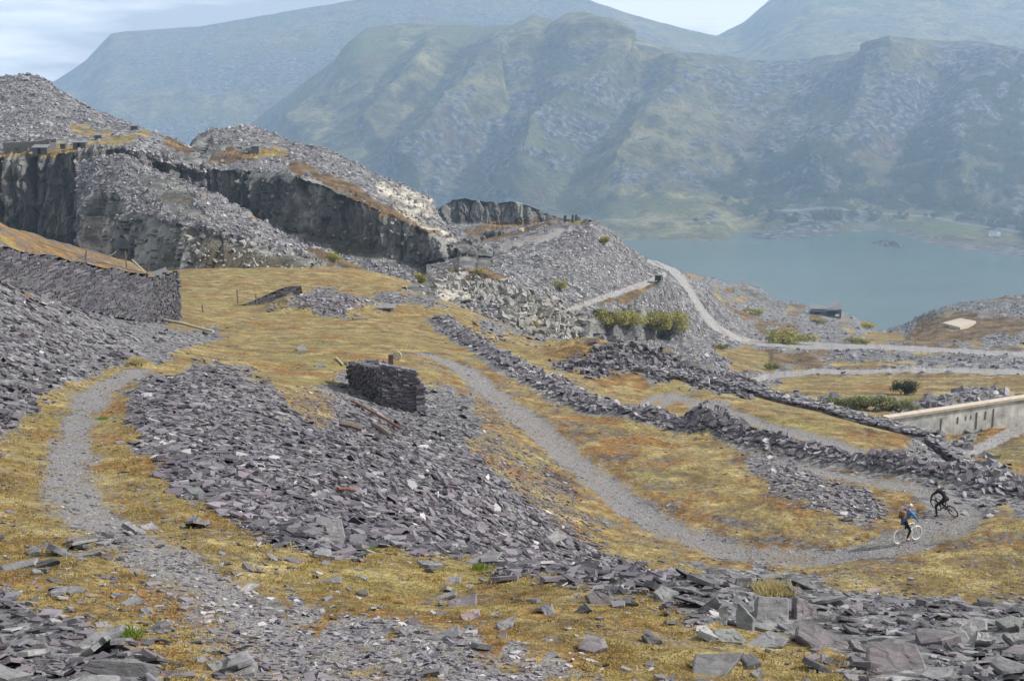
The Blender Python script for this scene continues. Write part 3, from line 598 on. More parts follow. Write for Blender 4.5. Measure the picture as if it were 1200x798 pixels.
def pol(p): return in_poly(sx, sy, p).astype(float)
scree = np.zeros(gx.shape)
for p_, w_ in ((CENTRE, 1), (LEFT, 1), (CORNER, 1), (RUBBLE, 1), (PATCH, 0.5), (HEAPP, 1), (ENDR, 1), (RUIN, 1), (EDGE, 0.8)): scree = np.maximum(scree, w_ * pol(p_))
d1 = poly_dist(gx, gy, BANK1)[0]; d2 = poly_dist(gx, gy, BANK2)[0]
scree = np.maximum(scree, (d1 + 0.7 * wv < 2.5).astype(float)); scree = np.maximum(scree, (d2 + 0.6 * wv < 2.0).astype(float))
scree = np.maximum(scree, ((gy > 165) & (nx > 545)).astype(float) * (wv > -0.1)); 
scree[(gy > 128) & (nx > 890)] = 1
scree = blur(scree, 4)
gravel = np.zeros(gx.shape)
for k, w_ in (('left', 0.4), ('lower', 0.62), ('terrace', 0.7)):
    dd = poly_dist(gx, gy, LP[k])[0]; gravel = np.maximum(gravel, sstep(w_ * 3.3, w_ * 0.1, dd + 0.8 * wv + 0.4 * wf))
gp = pol([(340, 700), (420, 718), (560, 744), (640, 766), (690, 800), (700, 860), (400, 860), (340, 760)]) * (wv2 + 0.12 > 0)
gp = np.maximum(gp, 0.8 * pol([(760, 463), (850, 470), (860, 480), (800, 478), (740, 474)]))
gravel = np.maximum(gravel, blur(gp, 2)) * (1 - 0.85 * scree)
heath = blur(0.6 * pol([(340, 466), (400, 455), (440, 480), (470, 505), (430, 500), (360, 490)]) + 0.5 * pol([(500, 470), (560, 470), (640, 560), (700, 625), (640, 600), (570, 545)]) + 0.7 * pol([(640, 392), (760, 392), (730, 412), (650, 425)]) + 0.8 * pol([(690, 440), (760, 432), (770, 455), (700, 462)]) + 0.85 * pol([(1000, 500), (1060, 505), (1140, 560), (1080, 552)]), 1).clip(0, 1)
heath = np.maximum(heath * (1 - gravel), 0.42 * (1 - gravel) * sstep(0.0, 0.35, wv) * (ny > 450))
vg = poly_dist(gx, gy, LP['lower'])[0]; heath = np.maximum(heath, (0.62 + 0.3 * wf) * sstep(9.0, 2.0, vg + 3.5 * wv) * (1 - gravel))
grassm = np.clip(1 - scree * 1.1 - gravel, 0, 1) * (1 - heath * 0.85)
NA = {'grass': grassm, 'heath': heath * (1 - scree), 'pale': np.zeros(gx.shape), 'gravel': gravel, 'cliff': np.zeros(gx.shape)}
pp = np.stack([gx, gy, 0 * gx], -1)
tex = 0.05 * fbm(pp / 0.7, 3, 91) * np.clip(1 - gy / 120, 0, 1) * (1 - 0.7 * gravel) + 0.16 * scree * fbm(pp / 1.6, 4, 95)
NG = NG0.copy(); NG[..., 2] += tex
NN = grid_normals(NG)
cell = gravel[:-1, :-1] > 0.6
ground = grid_mesh('ground', NG, M['near'], NA, ~cell); ground['kind'] = 'structure'
path_o = grid_mesh('path', NG, M['near'], NA, cell); path_o['kind'] = 'structure'
# the slope under and behind the viewer
bx, by_ = np.meshgrid(np.linspace(-70, 70, 60), np.linspace(-60, 7.4, 40)); bz = -3.3 + 0.1 * (7 - by_) + 0.5 * fbm(np.stack([bx / 8, by_ / 8, 0 * bx], -1), 3, 2)
bz = np.where(np.hypot(bx, by_) < 9, np.minimum(bz, -1.75), bz) - 2.2 * sstep(2.0, 7.4, by_)
hs = grid_mesh('hillside', np.stack([bx, by_, bz], -1), M['near'], {k: np.full(bx.shape, 1.0 if k == 'grass' else 0.0) for k in NA}); hs['kind'] = 'structure'

# ------------------------------------------------------------------ measured slabs of the foreground (built further down)
def crop(x0, y0, s, pts): return [(x0 + a / s, y0 + b / s) for a, b in pts]
U = (0.0, -0.2, 1.0); F1 = (0, -.35, .94)
G1, G2, G3, G4 = (820, 660, 5.785), (1000, 660, 5.785), (400, 528, 2.955), (0, 528, 2.955)
SLABS = [
 (G1, [(395,220),(600,235),(605,415),(430,425),(375,395)], (0.05,-.75,.66), .34, 'grey', .22, 'square grey slate block set on edge below the straw tussock'),
 (G1, [(265,260),(365,370),(360,470),(340,500),(250,445),(245,330)], (-.45,-.7,.55), .2, 'green', .2, 'upright greenish wedge of slate left of the square block'),
 (G1, [(655,230),(700,240),(790,300),(800,380),(740,410),(650,390)], (.35,-.8,.5), .16, 'purple', .15, 'dark purple slab standing against the square block'),
 (G1, [(660,430),(770,405),(890,470),(1015,540),(1000,580),(880,615),(790,570),(655,490)], (.12,-.4,.9), .16, 'purple', .1, 'broad purple slab tilted below the square block'),
 (G1, [(270,580),(400,490),(470,455),(605,510),(560,560),(440,580)], (-.05,-.35,.93), .12, 'grey', .05, 'pointed grey slab lying in front of the square block'),
 (G1, [(95,450),(230,440),(310,515),(290,545),(150,540),(100,500)], (0,-.3,.95), .2, 'green', .05, 'thick greenish slab at the foot of the upright wedge'),
 (G1, [(-30,615),(300,600),(240,680),(150,798),(-60,790)], (0,-.4,.9), .1, 'grey', .08, 'large smooth grey slab at the bottom edge of the photo'),
 (G1, [(95,370),(190,340),(180,420),(140,435)], (-.2,-.6,.77), .1, 'green', .1, 'small pale green slab beside the upright wedge'),
 (G1, [(0,300),(110,225),(140,270),(60,350),(0,350)], (-.3,-.75,.55), .14, 'dark', .1, 'dark overhanging slab at the left end of the block group'),
 (G1, [(740,245),(960,225),(975,260),(760,268)], U, .1, 'grey', .12, 'long flat grey slab right of the purple upright slab'),
 (G1, [(585,150),(680,165),(740,215),(700,235),(640,195)], (.2,-.45,.87), .12, 'purple', .12, 'reddish slab just right of the straw tussock'),
 (G1, [(620,115),(740,110),(880,205),(840,215),(720,160)], (.25,-.5,.8), .12, 'dark', .16, 'dark slanting slab on the crest above the reddish slab'),
 (G1, [(250,100),(350,95),(360,160),(240,170)], (0,-.7,.7), .2, 'dark', .12, 'dark block on the crest left of the straw tussock'),
 (G1, [(380,75),(540,68),(560,95),(430,105)], U, .1, 'grey', .14, 'light flat slab on the crest behind the straw tussock'),
 (G1, [(50,45),(180,40),(185,80),(60,85)], (0,-.6,.8), .16, 'dark', .14, 'dark slab at the left end of the rubble crest'),
 (G1, [(820,615),(850,610),(880,640),(860,690),(830,690)], (0,-.5,.86), .08, 'grey', .06, 'small bluish slab below the broad purple slab'),
 (G1, [(1015,520),(1060,515),(1150,590),(1140,610),(1050,570)], (.2,-.5,.85), .08, 'purple', .08, 'narrow slab between the two largest purple slabs'),
 (G1, [(340,745),(400,715),(435,745),(380,775)], U, .06, 'grey', .03, 'small grey slab in the moss near the bottom edge'),
 (G2, [(100,560),(160,530),(420,545),(470,640),(510,760),(500,800),(200,800),(90,650)], (0,-.45,.89), .24, 'purple', .12, 'biggest purple slab, cracked, at the bottom of the photo'),
 (G2, [(680,455),(740,420),(830,365),(900,390),(905,450),(835,460),(820,600),(760,590)], (-.25,-.5,.83), .1, 'pale', .16, 'pale notched slab propped up in the right rubble'),
 (G2, [(840,460),(905,470),(965,515),(930,530),(830,525)], (.1,-.35,.93), .1, 'grey', .14, 'grey slab touching the pale notched slab'),
 (G2, [(840,240),(870,220),(1000,265),(1095,300),(1080,318),(960,305),(870,285)], (.1,-.6,.79), .16, 'dark', .12, 'long dark slab lying on the crest by the orange grass'),
 (G2, [(420,450),(520,450),(620,480),(600,495),(430,465)], (.1,-.3,.94), .07, 'grey', .08, 'thin grey slab pointing at the pale notched slab'),
 (G2, [(290,245),(460,240),(490,255),(440,275),(295,270)], (0,-.5,.86), .1, 'purple', .1, 'flat purplish slab with a dark front edge on the crest'),
 (G2, [(570,500),(610,500),(710,630),(700,650),(640,610)], (-.5,-.6,.6), .08, 'dark', .1, 'dark slab on edge just left of the pale notched slab'),
 (G2, [(730,685),(810,670),(885,745),(850,755),(760,720)], (.1,-.45,.88), .08, 'dark', .06, 'dark slab below the pale notched slab'),
 (G2, [(1015,480),(1157,470),(1157,520),(1080,540)], (.1,-.3,.94), .1, 'grey', .1, 'bluish slab at the right border of the rubble'),
 (G2, [(910,700),(960,675),(1030,690),(1030,725),(930,720)], (0,-.55,.83), .12, 'pale', .08, 'pale squarish stone near the bottom right corner'),
 (G2, [(640,250),(760,255),(835,290),(820,303),(690,285)], (.05,-.3,.95), .08, 'purple', .1, 'flat mauve slab on the crest left of the long dark slab'),
 (G2, [(80,170),(180,165),(190,185),(100,205)], U, .08, 'pink', .1, 'pinkish flat slab on the crest'),
 (G2, [(1000,590),(1060,580),(1100,620),(1040,640)], (0,-.4,.9), .09, 'dark', .08, 'dark slab at the far right, below the bluish slab'),
 (G3, [(705,300),(745,277),(785,300),(730,320)], U, .12, 'pale', .1, 'pale slab at the outer edge of the scree beside the grass'),
 (G3, [(285,655),(405,600),(410,640),(350,660)], (-.1,-.45,.88), .1, 'grey', .06, 'triangular grey slab on the edge of the gravel'),
 (G3, [(300,520),(400,480),(395,500),(330,522)], (0,-.3,.95), .07, 'grey', .04, 'narrow grey slab in the moss above the pinkish slab'),
 (G3, [(360,550),(380,515),(470,495),(465,535),(400,550)], (0,-.35,.93), .08, 'purple', .05, 'mauve slab next to the narrow grey slab in the moss'),
 (G3, [(410,570),(475,545),(480,570),(430,600)], (0,-.5,.86), .12, 'pink', .05, 'pinkish slab in the moss with a pale broken edge'),
 (G3, [(535,600),(605,570),(590,610),(550,630)], (0,-.4,.9), .06, 'grey', .04, 'kite-shaped grey slab alone in the yellow moss'),
 (G3, [(345,465),(370,440),(415,430),(410,460)], (0,-.35,.93), .07, 'grey', .04, 'small grey slab under the bright green fern'),
 (G3, [(150,760),(200,730),(215,765),(170,775)], U, .05, 'purple', .03, 'small mauve slab on the gravel at the bottom'),
 (G3, [(310,780),(325,740),(370,740),(365,775)], U, .06, 'grey', .03, 'square grey stone on the gravel at the bottom'),
 (G3, [(1040,640),(1065,625),(1110,660),(1070,672)], (0,-.45,.88), .08, 'dark', .05, 'dark slab in the moss left of the block group'),
 (G3, [(845,500),(880,485),(940,510),(920,540),(870,540)], (0,-.5,.86), .1, 'purple', .08, 'mauve slab resting on others right of the green fern'),
 (G3, [(805,560),(845,525),(865,550),(815,572)], (-.4,-.6,.65), .07, 'dark', .05, 'dark slab on edge below the mauve resting slab'),
 (G3, [(400,395),(520,350),(560,350),(540,375),(420,412)], (0,-.45,.88), .1, 'grey', .12, 'long half-buried slab above the bright green fern'),
 (G3, [(945,515),(990,505),(1030,530),(970,530)], (0,-.2,1), .05, 'dark', .14, 'thin black slab overhanging the moss'),
 (G3, [(1080,490),(1110,465),(1170,490),(1120,530)], (.1,-.35,.93), .08, 'grey', .08, 'pale grey slab at the left foot of the rubble crest'),
 (G3, [(690,535),(730,530),(735,560),(710,580)], (-.2,-.5,.85), .06, 'grey', .04, 'upright grey chip in the straw left of the dark slabs'),
 (G3, [(200,620),(235,605),(250,625),(215,640)], U, .06, 'grey', .03, 'small grey slab where gravel meets moss'),
 (G4, [(205,485),(250,468),(300,475),(250,500)], U, .06, 'grey', .03, 'flat leaf-shaped slab alone on the left grass'),
 (G4, [(415,530),(470,500),(500,515),(440,543)], U, .06, 'grey', .03, 'flat grey slab beside the footpath'),
 (G4, [(483,548),(525,542),(525,560),(500,567)], U, .05, 'grey', .03, 'small five-sided slab beside the footpath'),
 (G4, [(260,680),(330,630),(430,600),(420,620),(310,685)], (0,-.3,.95), .1, 'grey', .06, 'long pale-edged slab by the green grass tuft'),
 (G4, [(715,740),(790,720),(790,750),(740,770)], (0,-.35,.93), .1, 'green', .05, 'greenish block on the grass at the bottom'),
 (G4, [(700,690),(740,682),(765,695),(710,700)], U, .05, 'grey', .03, 'small flat slab just above the greenish block'),
 (G4, [(230,310),(290,297),(300,315),(245,325)], (0,-.4,.9), .1, 'grey', .06, 'topmost slab in the stone line across the left grass'),
 (G4, [(0,400),(130,370),(120,395),(20,425)], (0,-.4,.9), .12, 'grey', .06, 'large slab at the left border of the stone line'),
 (G4, [(50,410),(190,370),(205,380),(90,420)], (0,-.5,.86), .12, 'dark', .1, 'darker slab overlapping the stone line at the left'),
 (G4, [(240,360),(340,340),(350,350),(260,375)], (0,-.4,.9), .1, 'grey', .06, 'long slab in the middle of the stone line'),
 (G4, [(825,490),(860,460),(895,460),(850,490)], U, .06, 'pale', .04, 'pale pointed slab lying on the footpath gravel'),
 (G4, [(280,760),(310,725),(500,735),(540,790),(420,800)], (.1,-.55,.83), .16, 'dark', .12, 'big dark slab at the bottom left with moss under it'),
 (G4, [(1085,455),(1180,435),(1180,460)], (0,-.3,.95), .06, 'grey', .04, 'thin wedge slab on the moss below the scree'),
 (G4, [(1125,260),(1182,235),(1200,320),(1140,310)], (.1,-.6,.79), .2, 'grey', .12, 'big grey block at the lower edge of the scree'),
 (G4, [(640,130),(690,125),(720,155),(660,150)], U, .08, 'green', .05, 'greenish slab at the left fringe of the scree'),
 (G4, [(1100,310),(1130,300),(1165,330),(1120,345)], (-.2,-.6,.77), .14, 'pale', .08, 'pale broken block beside the big grey block'),
 (G4, [(480,260),(530,250),(550,270),(500,278)], U, .08, 'pale', .06, 'pale slab in the right half of the stone line'),
 (G4, [(640,250),(665,222),(690,230),(670,262)], (-.2,-.5,.85), .12, 'grey', .06, 'upright stone at the right end of the stone line'),
]
free = np.ones(gx.shape)
for g_, o_, *_r in SLABS:
    q_ = crop(*g_, o_); mx_, my_ = sum(a[0] for a in q_) / len(q_), sum(a[1] for a in q_) / len(q_)
    free[in_poly(nx, ny, [(mx_ + (a[0] - mx_) * 1.1, my_ + (a[1] - my_) * 1.25) for a in q_])] = 0
# ------------------------------------------------------------------ slate: scattered pieces
def slab_arrays(pos, nrm, L, W, T, yaw, tilt, rng, sides=5):
    n = len(pos)
    up = nrm + tilt * rng.normal(size=(n, 3)); up /= np.linalg.norm(up, axis=1, keepdims=True)
    ref = np.stack([np.cos(yaw), np.sin(yaw), 0 * yaw], 1)
    tv = ref - (ref * up).sum(1, keepdims=True) * up; tv /= np.linalg.norm(tv, axis=1, keepdims=True) + 1e-9
    bv = np.cross(up, tv)
    ang = (np.arange(sides) / sides * 2 * np.pi)[None] + rng.uniform(-0.5, 0.5, (n, sides)) + rng.uniform(0, 6.28, (n, 1))
    ang = np.sort(ang, 1); rad = rng.uniform(0.66, 1.2, (n, sides))
    cx = np.cos(ang) * rad * L[:, None] * 0.5; cyy = np.sin(ang) * rad * W[:, None] * 0.5
    warp = rng.normal(size=(n, sides)) * 0.2 * T[:, None]
    top = pos[:, None] + tv[:, None] * cx[..., None] * 0.97 + bv[:, None] * cyy[..., None] * 0.97 + up[:, None] * (T[:, None] * 0.5 + warp)[..., None]
    bot = pos[:, None] + tv[:, None] * cx[..., None] + bv[:, None] * cyy[..., None] - up[:, None] * (T[:, None] * 0.5)[..., None]
    return np.concatenate([top, bot], 1)
def slab_stuff(name, V, tone, hue, mat, label, cat, sides=5):
    n = len(V); off = (np.arange(n) * sides * 2)[:, None]
    top = np.arange(sides)[None] + off
    i = np.arange(sides); j = (i + 1) % sides
    quads = np.stack([i, i + sides, j + sides, j], -1).reshape(1, -1) + off
    loops = np.concatenate([top, quads], 1).ravel()
    tot = np.tile(np.concatenate([[sides], np.full(sides, 4)]), n); st = np.concatenate([[0], np.cumsum(tot)[:-1]])
    o = fast_mesh(name, V.reshape(-1, 3), loops, st, tot, mat, False, {'tone': np.repeat(tone, sides * 2), 'hue': np.repeat(hue, sides * 2)})
    return tag(o, label, cat, kind='stuff')
def pick(g, nrm, weight, n, rng):
    """random places on a sheet: weight per cell"""
    w = np.clip(weight[:-1, :-1], 0, None).ravel(); w = w / w.sum()
    c = rng.choice(len(w), n, p=w); C = g.shape[1] - 1; r_, c_ = c // C, c % C
    u, v = rng.random((n, 1)), rng.random((n, 1))
    p = (g[r_, c_] * (1-u) + g[r_, c_+1] * u) * (1-v) + (g[r_+1, c_] * (1-u) + g[r_+1, c_+1] * u) * v
    return p, nrm[r_, c_], r_, c_
def cell_area_px(px, py):
    ax = np.abs(np.gradient(px, axis=1) * np.gradient(py, axis=0) - np.gradient(px, axis=0) * np.gradient(py, axis=1))
    return ax
seen = ((nx > -480) & (nx < 1680) & (ny > 250) & (ny < 980)).astype(float)
apx = np.clip(cell_area_px(nx, ny), 0.05, 150) * seen * free
def near_slates(name, weight, n, smin, smax, label, seed, tone0=0.43, tilt=0.26, lift=0.3, pw=2.6, thick=(0.05, 0.16), yaw0=None, sides=5):
    rng = np.random.default_rng(seed)
    p, nr, r_, c_ = pick(NG, NN, weight * apx, n, rng)
    s = smin * (smax / smin) ** (rng.random(n) ** pw)
    s = np.maximum(s, 2.2 * p[:, 1] / FPX)
    W = s * rng.uniform(0.4, 0.85, n); T = s * rng.uniform(*thick, n)
    p = p + nr * (T * lift + 0.1 * s * rng.random(n))[:, None]
    yaw = rng.uniform(0, 6.28, n) if yaw0 is None else yaw0 + 0.7 * rng.normal(size=n)
    V = slab_arrays(p, nr, s, W, T, yaw, tilt, rng, sides)
    tone = np.clip(tone0 + 0.23 * rng.normal(size=n) + 0.12 * vnoise(p / 4.0, 3), 0, 1); hue = np.clip(rng.random(n) * 0.75 + 0.3 * (0.5 + 0.5 * vnoise(p / 7.0, 8)), 0, 1)
    return slab_stuff(name, V, tone, hue, M['slate'], label, 'slate rubble', sides)
def zone(poly): return blur(in_poly(sx, sy, poly).astype(float), 6) ** 1.5
near_slates('slate_scree', zone(CENTRE), 18500, 0.13, 0.72, 'grey slate scree spilling down the bank between the two tracks', 101, yaw0=0.6)
near_slates('slate_scree', zone(LEFT), 15500, 0.2, 1.0, 'purple grey slate scree below the long retaining wall', 102, 0.42, yaw0=2.7)
near_slates('slate_rubble', zone(RUBBLE), 11500, 0.05, 0.34, 'broken slate covering the bank edge nearest the viewer', 103, 0.42, 0.3, 0.25)
near_slates('slate_rubble', zone(CORNER), 3800, 0.05, 0.4, 'dark broken slate beside the start of the footpath', 104, 0.32)
near_slates('slate_bank', (d1 + 0.5 * wv < 2.3) * (d1 < 2.6) * 1.0, 4200, 0.22, 1.1, 'bank of dumped slate along the outer side of the lower track', 105, 0.5, 0.3, 0.4)
near_slates('slate_bank', (d2 + 0.5 * wv < 1.9) * 1.0, 3600, 0.22, 1.0, 'ridge of slate pieces behind the black-clad rider', 106, 0.48, 0.33, 0.4)
near_slates('slate_heap', zone(HEAPP), 4200, 0.35, 1.3, 'dark heap of tipped slate above the low wall', 107, 0.34, 0.45, 0.4, thick=(0.15, 0.4))
near_slates('slate_rubble', np.maximum(zone(ENDR), zone(RUIN)), 3600, 0.2, 0.8, 'slate rubble round the ruin and the broken wall end', 108, 0.36, 0.4)
near_slates('slate_heap', zone(EDGE), 1800, 0.3, 0.9, 'low slate heap on the far side of the grass', 116, 0.5, 0.3)
near_slates('slate_rubble', zone(PATCH), 1300, 0.15, 0.6, 'loose pale slate inside the bend of the track', 109, 0.55)
sparse = grassm * (0.15 + sstep(0.15, 0.5, wv2)) * (ny > 380) + 0.6 * heath
near_slates('loose_slate', sparse, 6000, 0.06, 0.4, 'scattered slate chips lying on the mossy grass', 110, 0.5, 0.15, 0.1, 2.4, sides=4)
near_slates('path_gravel', gravel, 8500, 0.035, 0.22, 'crushed slate gravel of the tracks', 111, 0.6, 0.25, 0.1, 2.4, sides=4)
EARTH = [(495, 470), (565, 465), (640, 545), (705, 620), (720, 650), (640, 615), (560, 545)]
near_slates('loose_slate', zone(EARTH) + 0.8 * zone([(330, 462), (400, 450), (445, 480), (475, 508), (430, 505), (355, 495)]), 4000, 0.1, 0.4, 'thin spread of slate chips on bare earth beside the lower track', 113, 0.45, 0.2, 0.15, 2.2, sides=4)
fringe = blur(scree, 26) * (1 - scree) * (1 - gravel) * (ny > 340)
near_slates('loose_slate', fringe, 5500, 0.1, 0.5, 'loose slate straying from the edges of the screes on to the grass', 114, 0.45, 0.2, 0.15, 2.4, sides=4)
verge = np.zeros(gx.shape)
for k in LP: verge = np.maximum(verge, sstep(4.0, 1.0, poly_dist(gx, gy, LP[k])[0]))
near_slates('loose_slate', verge * (0.3 + sstep(-.2, .4, wv)), 4200, 0.06, 0.3, 'small slate chips scattered along the verges of the tracks', 115, 0.5, 0.2, 0.1, 2.4, sides=4)
beyond = ((gy > 150) & (nx > 540) & (nx < 1300)) * 1.0
near_slates('slate_rubble', beyond, 2600, 0.4, 1.4, 'slate waste along the far rim of the terrace', 112, 0.42, 0.4, 0.4)

def mid_slates(name, key, weight, n, smin, smax, label, seed, tone0=0.5, tilt=0.35, thick=(0.15, 0.5), pw=2.0, mat='slate', cat='slate waste'):
    S = SHEETS[key]; rng = np.random.default_rng(seed)
    a = np.clip(cell_area_px(S['px'], S['py']), 0.02, 30)
    p, nr, r_, c_ = pick(S['g'], S['n'], weight(S) * a, n, rng)
    s = smin * (smax / smin) ** (rng.random(n) ** pw); W = s * rng.uniform(0.4, 0.9, n); T = s * rng.uniform(*thick, n)
    p = p + nr * (0.25 * T)[:, None]
    V = slab_arrays(p, nr, s, W, T, rng.uniform(0, 6.28, n), tilt, rng)
    streak = fbm(np.stack([p[:, 0] / 5, p[:, 1] / 12, p[:, 2] / 20], -1), 3, seed)
    tone = np.clip(tone0 + 0.11 * rng.normal(size=n) + 0.3 * streak, 0, 1); hue = rng.random(n) * 0.8
    return slab_stuff(name, V, tone, hue, M[mat], label, cat)
bare = lambda S: (1 - S['cover']) ** 2
inpic = lambda S: ((S['px'] > -60) & (S['px'] < 1260)) * 1.0
mid_slates('slate_waste', 'tip', bare, 10500, 0.4, 1.1, 'steep grey slate waste on the face of the spoil tip', 201, 0.86)
mid_slates('slate_waste', 'spur', bare, 8000, 0.45, 1.6, 'slate waste strewn over the spur below the terrace', 202, 0.7, 0.5)
mid_slates('slate_waste', 'hill', lambda S: bare(S) * inpic(S), 5000, 0.7, 2.2, 'grey slate waste on the hill above the quarry buildings', 203, 0.7)
mid_slates('slate_waste', 'dome', bare, 4500, 0.6, 2.0, 'slate waste capping the rock dome', 204, 0.76)
mid_slates('slate_waste', 'valley', lambda S: bare(S) * inpic(S), 8000, 0.5, 2.2, 'old slate tips spread over the valley floor', 205, 0.66)
M['pale_rock'] = mat_plain('pale_broken_rock', (0.225, 0.218, 0.203), 0.85, 0.85, 0.5, bump=0.5)
mid_slates('broken_rock', 'tip', lambda S: S['a']['pale'], 4200, 0.4, 2.2, 'pale broken rock heaped below the haul road', 211, 0.9, 0.8, (0.35, 0.9), 1.6, 'pale_rock', 'broken rock')
mid_slates('broken_rock', 'spur', lambda S: np.clip(S['a']['pale'] + 0.4 * S['a']['cliff'], 0, 1), 900, 0.5, 1.8, 'broken rock on the ledges of the spur', 212, 0.7, 0.7, (0.35, 0.9), 1.6, 'pale_rock', 'broken rock')
mid_slates('broken_rock', 'dome', lambda S: np.clip(S['a']['pale'] + 0.12 * S['a']['cliff'], 0, 1), 600, 0.5, 1.8, 'pale rock ledges along the brow of the dome', 213, 0.8, 0.6, (0.35, 0.9), 1.6, 'pale_rock', 'broken rock')
# ================================================================== THINGS
class MB:
    """collects boxes, bars, tubes and rings; build() links them as ONE mesh object"""
    def __init__(s): s.v = []; s.f = []
    def add(s, verts, faces):
        o = len(s.v); s.v += [tuple(map(float, q)) for q in verts]; s.f += [tuple(o + i for i in f) for f in faces]; return s
    def box(s, x0, x1, y0, y1, z0, z1, m=None):
        c = [Vector((x, y, z)) for z in (z0, z1) for y in (y0, y1) for x in (x0, x1)]
        if m is not None: c = [m @ q for q in c]
        return s.add(c, [(0, 2, 3, 1), (4, 5, 7, 6), (0, 1, 5, 4), (2, 6, 7, 3), (0, 4, 6, 2), (1, 3, 7, 5)])
    def tube(s, pts, r, n=6, caps=True):
        pts = [Vector(p) for p in pts]; rs = r if isinstance(r, (list, tuple)) else [r] * len(pts); rings = []
        for i, p in enumerate(pts):
            t = (pts[min(i + 1, len(pts) - 1)] - pts[max(i - 1, 0)]).normalized()
            a = t.cross(Vector((0, 0, 1))); a = t.cross(Vector((1, 0, 0))) if a.length < 0.05 else a
            a.normalize(); b = t.cross(a)
            rings.append([p + (a * math.cos(k / n * 6.28319) + b * math.sin(k / n * 6.28319)) * rs[i] for k in range(n)])
        f = [(i * n + k, i * n + (k + 1) % n, (i + 1) * n + (k + 1) % n, (i + 1) * n + k) for i in range(len(pts) - 1) for k in range(n)]
        if caps: f += [tuple(range(n))[::-1], tuple((len(pts) - 1) * n + k for k in range(n))]
        return s.add([q for rg in rings for q in rg], f)
    def ring(s, c, R, r, N=28, n=6, sx=1.0):
        """torus about local Y"""
        v = []; f = []
        for i in range(N):
            a = i / N * 6.28319
            for k in range(n):
                b = k / n * 6.28319; rr = R + r * math.cos(b)
                v.append((c[0] + rr * math.cos(a), c[1] + r * sx * math.sin(b), c[2] + rr * math.sin(a)))
                f.append((i * n + k, i * n + (k + 1) % n, ((i + 1) % N) * n + (k + 1) % n, ((i + 1) % N) * n + k))
        return s.add(v, f)
    def ball(s, c, rx, ry, rz, N=10, n=7):
        v = []; f = []
        for i in range(n + 1):
            t = i / n * math.pi
            for k in range(N):
                p = k / N * 6.28319; v.append((c[0] + rx * math.sin(t) * math.cos(p), c[1] + ry * math.sin(t) * math.sin(p), c[2] + rz * math.cos(t)))
        for i in range(n):
            for k in range(N): f.append((i * N + k, (i + 1) * N + k, (i + 1) * N + (k + 1) % N, i * N + (k + 1) % N))
        return s.add(v, f)
    def wall(s, L, H, T, openings=(), y0=0.0, H1=None, ragged=0.0, seed=0):
        """wall along +X from 0 to L with real openings (x0, x1, z0, z1); top slopes from H to H1 and may be ragged"""
        H1 = H if H1 is None else H1; rnd = random.Random(seed)
        xs = sorted({0.0, L, *[o[0] for o in openings], *[o[1] for o in openings], *[L * i / 8 for i in range(1, 8)]})
        for a, b in zip(xs[:-1], xs[1:]):
            top = H + (H1 - H) * (a + b) / 2 / L + rnd.uniform(-ragged, ragged); z = -0.4
            for (o0, o1, z0, z1) in sorted(openings, key=lambda q: q[2]):
                if o0 <= (a + b) / 2 <= o1:
                    if z0 > z: s.box(a, b, y0, y0 + T, z, z0)
                    z = z1
            if top > z: s.box(a, b, y0, y0 + T, z, top)
        return s
    def build(s, name, mat, parent=None, smooth=False): return mesh_obj(name, s.v, s.f, mat, parent, smooth)
def noisy(o, amp, scale, seed=0):
    me = o.data; n = len(me.vertices); co = np.empty(n * 3, np.float32); me.vertices.foreach_get('co', co); co = co.reshape(-1, 3)
    d = np.stack([fbm(co / scale + 31 * k, 3, seed + k) for k in range(3)], -1); co += amp * d
    me.vertices.foreach_set('co', co.ravel()); me.update(); return o
def ghit(px, py): q = hit(px, py, fz=ground_z); return Vector((q[0], q[1], float(ground_z(q[0], q[1]))))
def gz_at(x, y): return float(ground_z(np.array([x]), np.array([y]))[0])
def on(key, px, py):
    """point of a quarry sheet seen at a picture position"""
    S = SHEETS[key]; g = S['g'].reshape(-1, 3); a, b = proj(g); e = np.hypot(a - px, b - py)
    c = np.where(e < 2.0)[0]
    i = c[np.argmin(g[c, 1])] if len(c) else int(np.argmin(e))
    return Vector(g[i].tolist())
M['stone'] = mat_plain('wall_stone', (0.12, 0.12, 0.115), 0.85, 0.6, 1.2)
M['dark_stone'] = mat_plain('dark_slate_stone', (0.07, 0.072, 0.076), 0.8, 0.5, 1.5)
M['concrete'] = mat_plain('weathered_concrete', (0.42, 0.415, 0.39), 0.9, 0.85, 0.5)
M['coping'] = mat_plain('pale_coping', (0.42, 0.36, 0.29), 0.85, 0.3, 2.0)
M['wood_pale'] = mat_plain('bleached_timber', (0.42, 0.38, 0.29), 0.8, 0.35, 5)
M['wood'] = mat_plain('grey_timber', (0.13, 0.105, 0.085), 0.85, 0.4, 5)
M['rust'] = mat_plain('rusty_iron', (0.12, 0.05, 0.025), 0.8, 0.5, 7)
M['white'] = mat_plain('white_paint', (0.78, 0.78, 0.75), 0.45, 0.08, 4)
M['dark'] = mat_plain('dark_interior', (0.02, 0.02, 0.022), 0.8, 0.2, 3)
M['roof'] = mat_plain('slate_roof', (0.13, 0.135, 0.15), 0.6, 0.4, 1.0)
M['glass'] = mat_plain('window_glass', (0.03, 0.035, 0.04), 0.12, 0.1, 2, spec=0.6)
M['carpaint'] = mat_plain('dark_green_paint', (0.018, 0.026, 0.028), 0.3, 0.1, 2, spec=0.5)
M['rubber'] = mat_plain('rubber', (0.03, 0.03, 0.03), 0.8, 0.2, 20)

